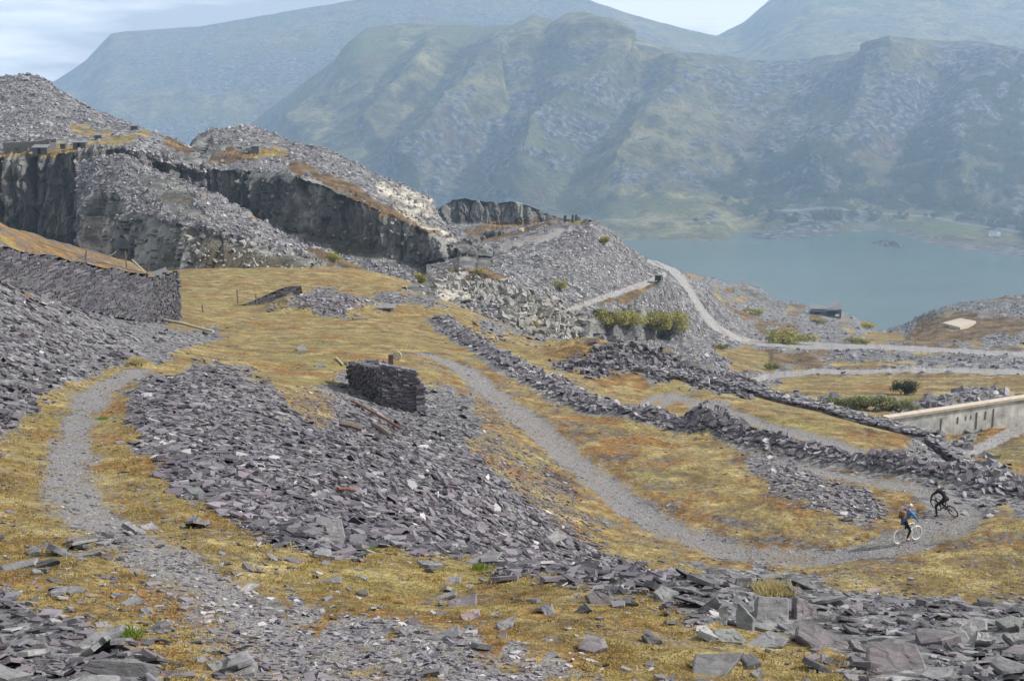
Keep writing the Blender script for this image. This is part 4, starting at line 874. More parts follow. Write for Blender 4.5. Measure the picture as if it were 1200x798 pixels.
# ------------------------------------------------------------------ coursed slate stonework
def stonework(name, parent, mat, a, b, ha, hb, face, course=0.16, length=0.7, roll=0.0, depth=0.5, seed=0, top=None, tone=0.35):
    """face of a wall from a to b (ground points): courses of separate slate stones over a solid core, joined as one part"""
    rng = np.random.default_rng(seed); a = np.array(a); b = np.array(b); L = np.linalg.norm(b - a); ux = (b - a) / L
    nf = np.array(face) / np.linalg.norm(face); V = []
    H = max(ha, hb)
    dz_ = abs(math.tan(roll)) * L / 2; z = -0.3 - dz_
    while z < H + 0.4 + dz_:
        x = -rng.random() * length
        while x < L + 0.3:
            l = length * rng.uniform(0.4, 1.5); hh = course * rng.uniform(0.6, 1.35)
            cx, cz = x + l / 2, z + (cx_off := 0.0)
            zz = cz + math.tan(roll) * (cx - L / 2)
            t = min(max(cx / L, 0), 1); lim = ha + (hb - ha) * t
            if top is not None: lim = top(t)
            lim += rng.uniform(-0.3, 0.12)
            if -0.3 <= zz < lim and -0.1 < cx < L + 0.1:
                c = a + ux * cx + np.array([0, 0, zz])
                out = rng.uniform(-0.06, 0.13)
                du = ux * (l / 2 * 0.97) + np.array([0, 0, math.tan(roll) * l / 2]); dv = np.array([0, 0, hh * 0.56])
                q = []
                for sy in (out, -depth):
                    for sv in (-1, 1):
                        for su in (-1, 1): q.append(c + su * du * rng.uniform(0.9, 1.05) + sv * dv * rng.uniform(0.75, 1.1) + nf * (sy + rng.uniform(-0.02, 0.02)))
                V.append(q)
            x += l
        z += course
    V = np.array(V); n = len(V); off = (np.arange(n) * 8)[:, None]
    F = np.array([[0, 1, 3, 2], [4, 6, 7, 5], [0, 4, 5, 1], [2, 3, 7, 6], [0, 2, 6, 4], [1, 5, 7, 3]])
    loops = (F.reshape(1, -1) + off).ravel(); m = n * 6
    o = fast_mesh(name, V.reshape(-1, 3), loops, np.arange(m) * 4, np.full(m, 4), mat, False, {'tone': np.repeat(np.clip(tone + 0.17 * rng.normal(size=n), 0, 1), 8), 'hue': np.repeat(rng.uniform(0.05, 0.75, n), 8)})
    o.parent = parent; o['kind'] = 'stuff'; return o
def loose_on(name, parent, tri, n, smin, smax, seed, tone=0.4, tilt=0.35):
    """slate pieces lying over a quad (four corners) as one part"""
    rng = np.random.default_rng(seed); A, B, C, D = [np.array(q) for q in tri]
    u, v = rng.random((n, 1)), rng.random((n, 1)); p = (A * (1-u) + B * u) * (1-v) + (D * (1-u) + C * u) * v
    nr = np.cross(B - A, D - A); nr /= np.linalg.norm(nr); nr = nr if nr[2] > 0 else -nr; nr = np.repeat(nr[None], n, 0)
    s = smin * (smax / smin) ** (rng.random(n) ** 2); V = slab_arrays(p + nr * 0.1 * rng.random((n, 1)), nr, s, s * rng.uniform(0.4, 0.9, n), s * rng.uniform(0.08, 0.22, n), rng.uniform(0, 6.28, n), tilt, rng)
    o = slab_stuff(name, V, np.clip(tone + 0.18 * rng.normal(size=n), 0, 1), rng.random(n) * 0.8, M['slate'], None, None); o.parent = parent; return o

# ruin beside the lower track
A = ghit(447, 476); B = A + Vector((2.75, 0.5, 0)); B.z = gz_at(B.x, B.y); C = Vector(P(409, 444, 90.5).tolist()); C.z = gz_at(C.x, C.y); D = C + (B - A); D.z = gz_at(D.x, D.y)
ruin = empty('ruined_hut', A); tag(ruin, 'roofless ruined hut of dark slate beside the lower track', 'ruin')
def rel(q): return tuple(Vector(q) - A)
def gable(t): return 2.7 + 0.22 * math.sin(t * 17 + 1) + 0.15 * math.sin(t * 41) + 0.62 * max(0.0, 1 - abs((t - 0.45) / 0.42) ** 2.2) - (0.7 * (t - 0.86) / 0.14 if t > 0.86 else 0)
stonework('front_wall', ruin, M['slate'], rel(A), rel(B), 2.4, 2.4, (0.18, -1, 0), 0.085, 0.3, 0.0, 0.6, 1, gable, 0.52)  # paler tone than the left side wall paints this face as lit
stonework('side_wall', ruin, M['slate'], rel(C), rel(A), 1.7, 2.5, (-0.9, -0.45, 0), 0.09, 0.34, 0.0, 0.55, 2, None, 0.3)
stonework('side_wall', ruin, M['slate'], rel(B), rel(D), 2.0, 1.6, (0.9, 0.45, 0), 0.1, 0.36, 0.0, 0.55, 3, None, 0.5)
stonework('back_wall', ruin, M['slate'], rel(D), rel(C), 1.7, 1.7, (-0.18, 1, 0), 0.15, 0.5, 0.0, 0.6, 4, lambda t: 1.9 + 0.5 * math.sin(t * 5), 0.3)
z3 = lambda q, h: tuple(Vector(q) - A + Vector((0, 0, h)))
up = MB(); up.add([z3(A, 1.95), z3(B, 1.9), z3(D, 2.1), z3(C, 1.75), z3(A, -.5), z3(B, -.5), z3(D, -.5), z3(C, -.5)], [(0, 1, 2, 3), (4, 7, 6, 5), (0, 4, 5, 1), (1, 5, 6, 2), (2, 6, 7, 3), (3, 7, 4, 0)])
for i in range(8): up.v[i] = tuple(np.array(up.v[i]) * [1, 1, 1] + 0.2 * (np.mean(np.array(up.v[:8]), 0) - np.array(up.v[i])) * [1, 1, 0])
up.build('wall_core', M['dark_stone'], ruin)
loose_on('fallen_stones', ruin, [z3(A, 2.0), z3(B, 1.95), z3(D, 2.1), z3(C, 1.75)], 320, 0.2, 0.7, 9, 0.38, 0.4)
tag(MB().tube([P(407, 441, 89.5), P(422, 421, 90.5)], [0.07, 0.05]).build('timber_pole', M['wood']), 'grey timber pole leaning on the side of the ruined hut', 'pole')
rw = empty('rusty_winding_wheel', P(458, 424, 84.5)); tag(rw, 'small rusty iron wheel on a post stuck in the top of the ruin', 'wheel')
MB().box(-0.16, 0.16, -0.1, 0.1, -0.5, 0.5).build('post', M['wood'], rw)
MB().ring((0.42, 0, 0.42), 0.26, 0.06, 18, 6).build('rim', M['wood_pale'], rw)
MB().tube([(0.05, 0, 0.2), (0.42, 0, 0.42), (0.66, 0, 0.6)], 0.045).tube([(0.24, 0, 0.6), (0.6, 0, 0.24)], 0.04).build('spoke', M['wood_pale'], rw)

# long retaining wall of the incline
WB = [P(-160, 300, 76), P(0, 336, 93), P(95, 358, 109), P(184, 378, 127)]
WT = [P(-160, 238, 77), P(0, 287, 94), P(95, 306, 110), P(184, 324, 128)]
W0 = Vector(WB[0].tolist())
rwall = empty('retaining_wall', W0); tag(rwall, 'long dark slate retaining wall with leaning courses above the purple scree', 'wall')
rl = lambda q: tuple(Vector(np.asarray(q).tolist()) - W0)
for k in range(3):
    ha = WT[k][2] - WB[k][2]; hb = WT[k+1][2] - WB[k+1][2]
    stonework('stonework', rwall, M['slate'], rl(WB[k]), rl(WB[k+1]), ha, hb, (0.55, -1, 0.12), 0.13, 1.2, math.radians(12), 0.7, 20 + k, None, 0.24)
E1 = P(213, 379, 139); E1t = P(200, 317, 139.5)
ro = stonework('end_face', rwall, M['slate'], rl(WB[3]), rl(E1), WT[3][2] - WB[3][2], E1t[2] - E1[2], (0.8, -0.5, 0.1), 0.2, 1.0, math.radians(2), 0.7, 25, None, 0.12); ro['label'] = 'dark squared end of the retaining wall'
core = MB(); nb = [np.array(q) + np.array([-0.35, 0.75, 0]) for q in WB + [E1]]; nt = [np.array(q) + np.array([-0.35, 0.75, -0.7]) for q in WT + [E1t]]
for k in range(4): core.add([rl(nb[k] - [0, 0, 1.5]), rl(nb[k+1] - [0, 0, 1.5]), rl(nt[k+1]), rl(nt[k]), rl(nb[k] + [-2, 6, -1.5]), rl(nb[k+1] + [-2, 6, -1.5]), rl(nt[k+1] + [-2, 6, 0.2]), rl(nt[k] + [-2, 6, 0.2])], [(0, 1, 2, 3), (3, 2, 6, 7), (4, 7, 6, 5)])
core.build('wall_core', M['dark_stone'], rwall)
# long separate stones proud of the wall face
sl = []
for k in range(90):
    rnd = random.Random(500 + k); i = rnd.choice([0, 1, 1, 2, 2, 2]); t = rnd.random(); h = rnd.uniform(0.08, 0.9)
    b0 = WB[i] * (1 - t) + WB[i+1] * t; t0 = WT[i] * (1 - t) + WT[i+1] * t; c = b0 * (1 - h) + t0 * h
    e = WB[i+1] - WB[i]; yaw = math.atan2(e[1], e[0]); sl.append((c, yaw, rnd))
proto = [MB().box(-0.5, 0.5, -0.12, 0.3, -0.07, 0.07).build('stone', M['dark_stone'], rwall) for _ in range(1)][0]
for k, (c, yaw, rnd) in enumerate(sl):
    o = proto if k == 0 else proto.copy()
    if k: COL.objects.link(o); o.parent = rwall
    o.location = Vector(c.tolist()) - W0; o.rotation_euler = (rnd.uniform(-.05, .05), -math.radians(12) + rnd.uniform(-.12, .12), yaw); o.scale = (rnd.uniform(0.7, 2.0), 1, rnd.uniform(0.7, 1.8))
# embankment behind it
ex = np.linspace(0, 3, 130); eg = []
for t in np.linspace(0, 1, 26):
    rowp = []
    for s_ in ex:
        i = min(int(s_), 2); f_ = s_ - i; q = WT[i] * (1 - f_) + WT[i+1] * f_
        rowp.append(q + np.array([-3.0 * t * 3, 26 * t * 0.5, 2.2 * math.sin(min(t * 2.2, 1.57)) * (1 - s_ / 4.5) - 9 * max(0, t - 0.55)]))
    eg.append(rowp)
eg = np.array(eg); eg[..., 2] += 0.3 * fbm(eg / 2.5, 4, 66) - 0.05
el = fbm(eg / 5.0, 4, 67)
emb = grid_mesh('embankment', eg, M['near'], {'grass': (0.35 + el) * 1.0, 'heath': 0.55 + 0.0 * el, 'pale': 0 * el, 'gravel': 0 * el, 'cliff': 0 * el}); emb['kind'] = 'structure'
def ept(s_, t, h=0.0):
    r_ = int(round(t * 25)); c_ = int(round(s_ / 3 * 129)); return Vector(eg[r_, c_].tolist()) + Vector((0, 0, h))
fn = empty('broken_fence', ept(2.4, 0.12)); tag(fn, 'broken timber fence of grey poles along the top of the embankment', 'fence'); fo = fn.location
MB().tube([ept(1.55, .14, .35) - fo, ept(2.2, .1, .3) - fo, ept(2.92, .05, .15) - fo], 0.05).build('rail', M['wood'], fn)
for s_, h, lx in ((2.62, 1.7, -0.1), (2.1, 0.9, 0.2), (2.9, 1.0, .3)): q = ept(s_, 0.09) - fo; MB().tube([q + Vector((0, 0, -.3)), q + Vector((lx, 0, h))], 0.07).build('post', M['wood'], fn)
q = ept(2.45, .12) - fo; MB().tube([q + Vector((-0.9, 0, .2)), q + Vector((0.5, 0.2, 1.1))], 0.06).build('brace', M['wood_pale'], fn)
q = ept(2.8, .08) - fo; MB().tube([q + Vector((-0.6, 0, 1.2)), q + Vector((0.6, -0.2, 0.1))], 0.06).build('brace', M['wood_pale'], fn)
# pale fallen pole
p0, p1 = ghit(181, 377), ghit(250, 392); tag(MB().tube([p0 + Vector((0, 0, .35)), (p0 + p1) / 2 + Vector((0, 0, .4)), p1 + Vector((0, 0, .25))], [0.17, 0.16, 0.13], 8).build('fallen_pole', M['wood_pale']), 'long pale fallen pole lying at the foot of the retaining wall', 'pole')
# fence posts by the ramp
for i, (x, y, h, lb) in enumerate([(279, 357, 2.0, 'leaning timber post on the grass, the one farther from the ramp wall'), (301, 358, 1.5, 'timber post standing close to the ramp wall'), (238, 366, 0.9, 'short stump of a post on bare ground near the retaining wall')]):
    q = ghit(x, y); tag(MB().tube([q - Vector((0, 0, .3)), q + Vector((-.08, 0, h))], [0.11, 0.09]).build('fence_post', M['wood']), lb, 'post', 'old posts on the grass')
# ramp wall on the grass terrace
ra, rb = [Vector(P(x_, y_, d_).tolist()) for x_, y_, d_ in ((288, 352, 168), (348, 346, 172))]; ra.z = gz_at(ra.x, ra.y); rb.z = gz_at(rb.x, rb.y)
rpw = empty('ramp_wall', ra); tag(rpw, 'low slate wall holding up the grassy ramp below the cliff', 'wall')
rt = rb - ra
stonework('stonework', rpw, M['slate'], (0, 0, 0), tuple(rt), 0.3, 2.6, (0.2, -1, 0), 0.16, 0.9, math.radians(8), 0.8, 31, None, 0.3)
RG = []
for s_ in np.linspace(0, 1, 22):
    row_ = []
    for t in np.linspace(-0.25, 1.06, 26):
        e_ = ra + rt * t; x_, y_ = e_.x - 2.0 * s_, e_.y + 0.3 + 15 * s_
        hh_ = (0.15 + 2.35 * float(sstep(-0.2, 1.0, t))) * float(sstep(1.0, 0.0, s_)); row_.append((x_, y_, gz_at(x_, y_) - 0.08 + hh_))
    RG.append(row_)
RG = np.array(RG); RG[..., 2] += 0.06 * fbm(RG / 1.5, 3, 8)
rp_ = grid_mesh('ramp_top', RG - np.array(ra), M['near'], {'grass': np.ones(RG.shape[:2])}); rp_.parent = rpw
# low wall along the terrace, and its broken end
def low_wall(name, label, pl, h, seed, cap=1.5, tone=0.4):
    pts = [Vector((q[0], q[1], gz_at(q[0], q[1]))) for q in wpts(pl)]
    w = empty(name, pts[0]); tag(w, label, 'wall')
    for i, (a, b) in enumerate(zip(pts[:-1], pts[1:])):
        e = (b - a); nf = (e.y, -e.x, 0)
        stonework('stonework', w, M['slate'], tuple(a - pts[0]), tuple(b - pts[0]), h, h, nf, 0.18, 0.6, 0, 0.7, seed + i, None, tone)
        n2 = Vector((-e.y, e.x, 0)).normalized() * cap; z = Vector((0, 0, h))
        loose_on('coping', w, [tuple(a - pts[0] + z), tuple(b - pts[0] + z), tuple(b - pts[0] + z + n2), tuple(a - pts[0] + z + n2)], int(e.length * 16), 0.3, 0.9, seed + 50 + i, 0.72, 0.12)
        m = MB(); lo = Vector((0, 0, -.6)); bk = n2 * 1.0
        m.add([tuple(a - pts[0] + n2 * .25 + lo), tuple(b - pts[0] + n2 * .25 + lo), tuple(b - pts[0] + n2 * .25 + z), tuple(a - pts[0] + n2 * .25 + z), tuple(a - pts[0] + bk + lo * 3), tuple(b - pts[0] + bk + lo * 3), tuple(b - pts[0] + bk + z), tuple(a - pts[0] + bk + z)], [(0, 1, 2, 3), (3, 2, 6, 7), (4, 7, 6, 5)]).build('wall_core', M['dark_stone'], w)
    return w
low_wall('terrace_wall', 'long low slate wall edging the grassy terrace below the dark heap', [(743, 437, 126), (800, 449, 124.5), (850, 460, 122.5), (900, 472, 119), (950, 484, 115.5), (1000, 497, 111), (1042, 508, 107.5), (1076, 517, 104.5)], 0.42, 300, 2.2)
low_wall('broken_wall', 'broken end of the slate wall stepping down past the rubble', [(1082, 520, 103), (1112, 530, 99), (1140, 542, 95), (1170, 560, 90), (1192, 578, 86)], 0.55, 340, 1.2)
# pale concrete wall in the valley
ca, cb = Vector(P(1040, 492, 151).tolist()), Vector(P(1230, 463.5, 161).tolist()); cw = empty('concrete_wall', ca); tag(cw, 'pale stained concrete wall with a flat coping in the valley', 'wall')
L = (cb - ca).length; rz = math.atan2((cb - ca).y, (cb - ca).x); rm = Matrix.Rotation(rz, 4, 'Z'); cw.rotation_euler = (0, 0, rz); slope = (cb.z - ca.z) / L
m = MB()
nP = 10
for k in range(nP):
    x0, x1 = L * k / nP, L * (k + 1) / nP - 0.03; z0, z1 = slope * x0, slope * x1
    MB().add([(x0, 0, -9), (x1, 0, -9), (x1, 0, z1), (x0, 0, z0), (x0, .8, -9), (x1, .8, -9), (x1, .8, z1), (x0, .8, z0)], [(0, 1, 2, 3), (4, 7, 6, 5), (0, 3, 7, 4), (1, 5, 6, 2), (3, 2, 6, 7)]).build('panel', M['concrete'], cw)
    MB().add([(x0, -.18, z0 + .003), (x1, -.18, z1 + .003), (x1, -.18, z1 + .32), (x0, -.18, z0 + .32), (x0, 1.0, z0 + .003), (x1, 1.0, z1 + .003), (x1, 1.0, z1 + .32), (x0, 1.0, z0 + .32)], [(0, 1, 2, 3), (4, 7, 6, 5), (0, 3, 7, 4), (1, 5, 6, 2), (3, 2, 6, 7), (0, 4, 5, 1)]).build('coping', M['coping'], cw)
for x, w_, z0, z1 in ((8.3, .25, -6, -0.6), (10.9, .3, -1.6, -0.7), (12.2, .2, -1.3, -.7), (13.0, .2, -1.2, -.7), (13.9, .35, -2.6, -.4), (15.3, .25, -1.5, -.4), (16.6, .35, -2.6, -.2), (4.6, .35, -2.2, -1.5)):
    MB().box(x - w_ * .3, x + w_ * .3, -0.05, 0.1, z0, z1).build('drain', M['dark_stone'], cw)

# ------------------------------------------------------------------ quarry buildings
def terrace_hut(label, px, py, w, h, dpt, rz, key='hill', roofh=0.8, mat='dark_stone', name='quarry_hut', lean=False, door=True, group=None):
    q = on(key, px, py); r_ = empty(name, q, rz); tag(r_, label, 'hut', group)
    ops = [(w * .35, w * .35 + .9, 0, 1.9)] if door else []
    MB().wall(w, h, .4, ops).build('front_wall', M[mat], r_); MB().wall(w, h, .4, y0=dpt).build('back_wall', M[mat], r_)
    for x in (0, w - .4): MB().box(x, x + .4, .4, dpt, -.4, h).build('side_wall', M[mat], r_)
    if lean: MB().add([(-.2, -.3, h), (w + .2, -.3, h), (w + .2, dpt + .6, h + roofh), (-.2, dpt + .6, h + roofh), (-.2, -.3, h + .15), (w + .2, -.3, h + .15), (w + .2, dpt + .6, h + roofh + .15), (-.2, dpt + .6, h + roofh + .15)], [(0, 3, 2, 1), (4, 5, 6, 7), (0, 1, 5, 4), (1, 2, 6, 5), (2, 3, 7, 6), (3, 0, 4, 7)]).build('roof', M['roof'], r_)
    else:
        m_ = dpt / 2 + .2
        MB().add([(-.2, -.3, h), (w + .2, -.3, h), (w + .2, m_, h + roofh), (-.2, m_, h + roofh), (-.2, dpt + .7, h), (w + .2, dpt + .7, h)], [(0, 1, 2, 3), (3, 2, 5, 4), (0, 3, 4), (1, 5, 2)]).build('roof', M['roof'], r_)
    return r_
q = on('hill', 4, 179); lb = empty('quarry_barracks', q, math.radians(3)); tag(lb, 'long roofless stone barracks on the quarry terrace', 'building')
sc_ = q.y / FPX
LBW = 53 * sc_; H0, H1_ = 13.0 * sc_, 15.5 * sc_
for a in (lb,): pass
MB().wall(LBW, H0, .6, [(13 * sc_, 17 * sc_, 3.6 * sc_, 7.2 * sc_), (26 * sc_, 29.5 * sc_, 4.2 * sc_, 7.6 * sc_), (40 * sc_, 43.5 * sc_, 0, 8 * sc_)], 0, H1_, .1, 3).build('front_wall', M['stone'], lb)
MB().wall(LBW, H0, .6, [], 6.5, H1_, .3, 4).build('back_wall', M['stone'], lb)
for x in (0, LBW - .6, LBW * .45): MB().box(x, x + .6, .6, 6.5, -.4, H0 * .97).build('cross_wall', M['dark_stone'], lb)
an = terrace_hut('dark lean-to standing against the end of the long barracks', 43, 179, 16 * sc_, 7 * sc_, 3.0, math.radians(6), roofh=.7, lean=True)
an.location.y -= 3.6
terrace_hut('square-set dark hut in the middle of the quarry terrace', 84, 175, 14 * sc_, 8.0 * sc_, 4, math.radians(10), roofh=.5)
terrace_hut('tiny dark shed between the long barracks and the terrace hut', 71, 174, 6 * sc_, 6 * sc_, 2, math.radians(5), roofh=.4, door=False)
terrace_hut('small dark hut on the upper grass of the quarry terrace', 110, 163, 8 * sc_, 6 * sc_, 2.5, math.radians(15), roofh=.6, door=False)
terrace_hut('lone dark ruin on the skyline of the quarry spur', 153, 151, 9 * sc_, 5.5 * sc_, 3, math.radians(5), roofh=.5, door=False)
terrace_hut('little stone hut on the ledge of the rock dome', 293, 179, 2.6, 2.4, 2, 0, 'dome', .4, 'stone', door=False)
# remains of the winding house on the tip
wq = on('tip', 668, 260); wh = empty('winding_house', wq); tag(wh, 'ruined winding house of dark pillars on the level top of the tip', 'ruin'); s2 = wq.y / FPX
for x0, x1, h, mt in ((-7.2, -4.2, 8.5, 'dark_stone'), (2, 4, 9.0, 'dark_stone'), (4.6, 5.6, 9, 'wood_pale'), (6, 8, 9.5, 'dark_stone'), (8.6, 10, 7.6, 'dark_stone'), (11, 12.3, 6.4, 'stone')):
    noisy(MB().wall((x1 - x0) * s2, h * s2, .8, [], 0, None, .25, int(x0 * 10)).build('pillar', M[mt], wh), .12, .6).location = (x0 * s2, 0, 0)
MB().box(-4.2 * s2, 2 * s2, .2, .5, 4.0 * s2, 4.5 * s2).build('beam', M['wood'], wh)
terrace_hut('small dark stub of masonry beside the winding house', 690, 260, 3 * s2, 3 * s2, 1.0, 0, 'tip', .2, door=False, name='masonry_stub')
for i, (x, y, s, lb) in enumerate([(553, 285, 1.5, 'dark boulder at the near end of the row along the tip track'), (559, 283, 1.4, 'second dark boulder of the row along the tip track'), (565, 281, 1.3, 'third dark boulder of the row along the tip track'),
                                   (571, 277, 2.0, 'large dark boulder fourth in the row along the tip track'), (577, 276, 1.8, 'dark boulder fifth in the row along the tip track'), (585, 275, 1.5, 'last dark boulder of the row, towards the winding house'), (611, 270, 1.0, 'white stone beside the tip track')]):
    q = on('tip', x, y); o = MB().ball((0, 0, 0), s * .8, s * .7, s * .75, 9, 6).build('boulder', M['coping' if i == 6 else 'dark_stone']); noisy(o, .5, .8, i); o.location = q + Vector((0, 0, s * .3)); tag(o, lb, 'boulder', 'boulders by the tip track')

# ------------------------------------------------------------------ vehicles and far houses
def car(name, label, q, rz, sc, paint, van=False):
    c = empty(name, q, rz); tag(c, label, 'van' if van else 'car'); c.scale = (sc,) * 3
    prof = [(-2.1, .35), (-2.1, 1.0), (-2.02, 1.78), (.55, 1.8), (1.0, 1.12), (2.0, 1.0), (2.1, .7), (2.1, .35)] if not van else [(-2.5, .35), (-2.5, 2.3), (1.2, 2.3), (1.9, 1.35), (2.5, 1.15), (2.55, .35)]
    n = len(prof); v = [(x, -.88 if z < 1.2 else -.78, z) for x, z in prof] + [(x, .88 if z < 1.2 else .78, z) for x, z in prof]
    MB().add(v, [tuple(range(n)), tuple(range(2 * n - 1, n - 1, -1))] + [(i, i + n, (i + 1) % n + n, (i + 1) % n) for i in range(n)]).build('body', paint, c)
    for sy in (-1, 1):
        MB().box(-1.9, -.75, sy * .80, sy * .875, 1.15, 1.65).box(-.6, .5, sy * .80, sy * .875, 1.15, 1.65).build('side_window', M['glass'], c)
        for x in (-1.3, 1.35):
            w = MB().tube([(x, sy * .72, .36), (x, sy * .95, .36)], .36, 14).build('wheel', M['rubber'], c); MB().tube([(x, sy * .93, .36), (x, sy * .97, .36)], .2, 10).build('rim', M['concrete'], w)
    MB().box(-2.16 - .4 * van, -2.09 - .4 * van, -.65, .65, 1.15, 1.65).build('rear_window', M['glass'], c)
    MB().box(.62, .95, -.7, .7, 1.2, 1.7).build('windscreen', M['glass'], c)
    for sy in (-1, 1): MB().box(2.08, 2.16, sy * .72 - .12, sy * .72 + .12, .75, .95).build('headlight', M['white'], c); MB().box(-2.17 - .4 * van, -2.09 - .4 * van, sy * .75 - .08, sy * .75 + .08, .75, 1.05).build('tail_light', M['rust'], c)
car('parked_car', 'dark green off-road car parked at the bend of the tip track', on('tip', 772, 328) + Vector((0, -1.5, .25)), math.radians(75), 1.0, M['carpaint'])
def far(px, py): q = MG.reshape(-1, 3); a, b = proj(q); return Vector(q[int(np.argmin(np.hypot(a - px, b - py)))].tolist())
car('white_van', 'white van on the road along the far shore of the lake', far(831, 262) + Vector((0, -6, 1.0)), math.radians(4), 1.5, M['white'], True)
q = far(1160, 278); hs_ = empty('white_house', q, math.radians(-6)); tag(hs_, 'white cottage with grey roof near the far lake shore', 'house')
MB().wall(20, 7, .5, [(2, 4, 2.5, 5), (7, 9, 0, 4.5), (12, 14, 2.5, 5)]).box(0, .5, .5, 9, -.4, 7).box(19.5, 20, .5, 9, -.4, 7).box(0, 20, 9, 9.5, -.4, 7).build('wall', M['white'], hs_)
MB().add([(-.5, -.6, 6.8), (20.5, -.6, 6.8), (20.5, 4.7, 11), (-.5, 4.7, 11), (-.5, 10, 6.8), (20.5, 10, 6.8)], [(0, 1, 2, 3), (3, 2, 5, 4), (0, 3, 4), (1, 5, 2)]).build('roof', M['roof'], hs_)
MB().wall(6, 8.5, .5, [], -3).box(0, 6, -2.5, 0, -.4, 8.5).build('gable_wing', M['white'], hs_).location = (14, 0, 0)
# slate building by the near shore
q = on('valley', 960, 366); s3 = q.y / FPX; sb = empty('slate_building', q, math.radians(-4)); tag(sb, 'large grey slate building with two mono-pitch roofs above the lake', 'building')
MB().wall(30 * s3, 7 * s3, 1, [(3 * s3, 9 * s3, 1, 4 * s3), (16 * s3, 26 * s3, .5, 5 * s3)], -4 * s3).box(-15 * s3 + 15 * s3, 1, -4 * s3 + 1, 8 * s3, -3, 7 * s3).box(29 * s3, 30 * s3, -4 * s3 + 1, 8 * s3, -3, 7 * s3).build('wall', M['dark_stone'], sb)
MB().add([(-2 * s3, -5 * s3, 5.5 * s3), (15 * s3, -5 * s3, 5.0 * s3), (17 * s3, 8 * s3, 8.5 * s3), (1 * s3, 8 * s3, 10.5 * s3), (-2 * s3, -5 * s3, 5.2 * s3), (15 * s3, -5 * s3, 4.7 * s3), (17 * s3, 8 * s3, 8.2 * s3), (1 * s3, 8 * s3, 10.2 * s3)], [(0, 1, 2, 3), (4, 7, 6, 5), (0, 4, 5, 1), (2, 6, 7, 3), (0, 3, 7, 4), (1, 5, 6, 2)]).build('roof', M['roof'], sb)
MB().add([(13 * s3, -5 * s3, 5.8 * s3), (30 * s3, -5 * s3, 7 * s3), (31 * s3, 8 * s3, 12 * s3), (25 * s3, 8 * s3, 13 * s3), (13 * s3, -5 * s3, 5.5 * s3), (30 * s3, -5 * s3, 6.7 * s3), (31 * s3, 8 * s3, 11.5 * s3), (25 * s3, 8 * s3, 12.5 * s3)], [(0, 1, 2, 3), (4, 7, 6, 5), (0, 4, 5, 1), (2, 6, 7, 3), (0, 3, 7, 4), (1, 5, 6, 2)]).build('roof', M['roof'], sb)
MB().box(24 * s3, 28 * s3, -4.4 * s3, -4.1 * s3, .3, 2.6 * s3).build('door', M['white'], sb); MB().box(1 * s3, 29 * s3, 2 * s3, 3 * s3, -2, 6 * s3).build('interior_shade_panel', M['dark'], sb)  # near-black panel paints the shade inside the openings
sb.location.x -= 17 * s3; sb.location.z += 0.6; sb.location.y -= 14; sb.scale = (1.15, 1, 1.3)
q = on('valley', 1122, 380); s4 = q.y / FPX
pc = [on('valley', x_, y_) + Vector((0, 0, .9)) for x_, y_ in ((1103, 379), (1124, 385), (1143, 379), (1124, 374))]; pm = sum(pc, Vector()) / 4
pad = MB().add([tuple(v_ - pm) for v_ in pc] + [tuple(v_ - pm - Vector((0, 0, 2))) for v_ in pc], [(0, 1, 2, 3), (0, 4, 5, 1), (1, 5, 6, 2), (2, 6, 7, 3), (3, 7, 4, 0)]).build('concrete_pad', M['coping']); pad.location = pm; tag(pad, 'pale concrete pad on the brown hill above the lake', 'slab')

# ------------------------------------------------------------------ shrubs and trees
def leaf_mesh(name, n, lobes, leaf, mat, seed, droop=0.3):
    rng = np.random.default_rng(seed); k = rng.integers(0, len(lobes), n); Lb = np.array(lobes)[k]
    d = rng.normal(size=(n, 3)); d /= np.linalg.norm(d, axis=1, keepdims=True); r_ = rng.random((n, 1)) ** 0.45
    clump = fbm(d * 2.2 + k[:, None] * 5.0, 3, seed); r_ = r_ * (1 + 0.35 * clump[:, None])
    c = Lb[:, :3] + d * r_ * Lb[:, 3:6]; c[:, 2] = np.maximum(c[:, 2], 0.05)
    nrm = d + 0.8 * rng.normal(size=(n, 3)); nrm[:, 2] += 0.3; nrm /= np.linalg.norm(nrm, axis=1, keepdims=True)
    a = np.cross(nrm, rng.normal(size=(n, 3))); a /= np.linalg.norm(a, axis=1, keepdims=True); b = np.cross(nrm, a)
    s = leaf * rng.uniform(0.6, 1.4, (n, 1)); V = np.stack([c - a * s, c + b * s * .55, c + a * s, c - b * s * .55], 1)
    m = n; o = fast_mesh(name, V.reshape(-1, 3), np.arange(4 * n), np.arange(m) * 4, np.full(m, 4), mat); return o
LEAF = {'lime': mat_blade('lime_leaves', [(0.3, (0.15, 0.15, 0.04)), (0.5, (0.29, 0.27, 0.075)), (0.7, (0.44, 0.4, 0.15))], 0.5),
        'olive': mat_blade('olive_leaves', [(0.3, (0.085, 0.09, 0.035)), (0.5, (0.17, 0.175, 0.07)), (0.7, (0.28, 0.28, 0.12))], 0.5),
        'gold': mat_blade('gorse_flowers', [(0.3, (0.2, 0.17, 0.02)), (0.5, (0.45, 0.36, 0.03)), (0.7, (0.6, 0.48, 0.06))], 0.5),
        'dark': mat_blade('dark_leaves', [(0.3, (0.022, 0.028, 0.012)), (0.5, (0.05, 0.058, 0.024)), (0.7, (0.1, 0.105, 0.04))], 0.3),
        'wood': mat_blade('woodland_leaves', [(0.3, (0.03, 0.04, 0.014)), (0.5, (0.07, 0.085, 0.03)), (0.7, (0.13, 0.14, 0.05))], 0.05)}
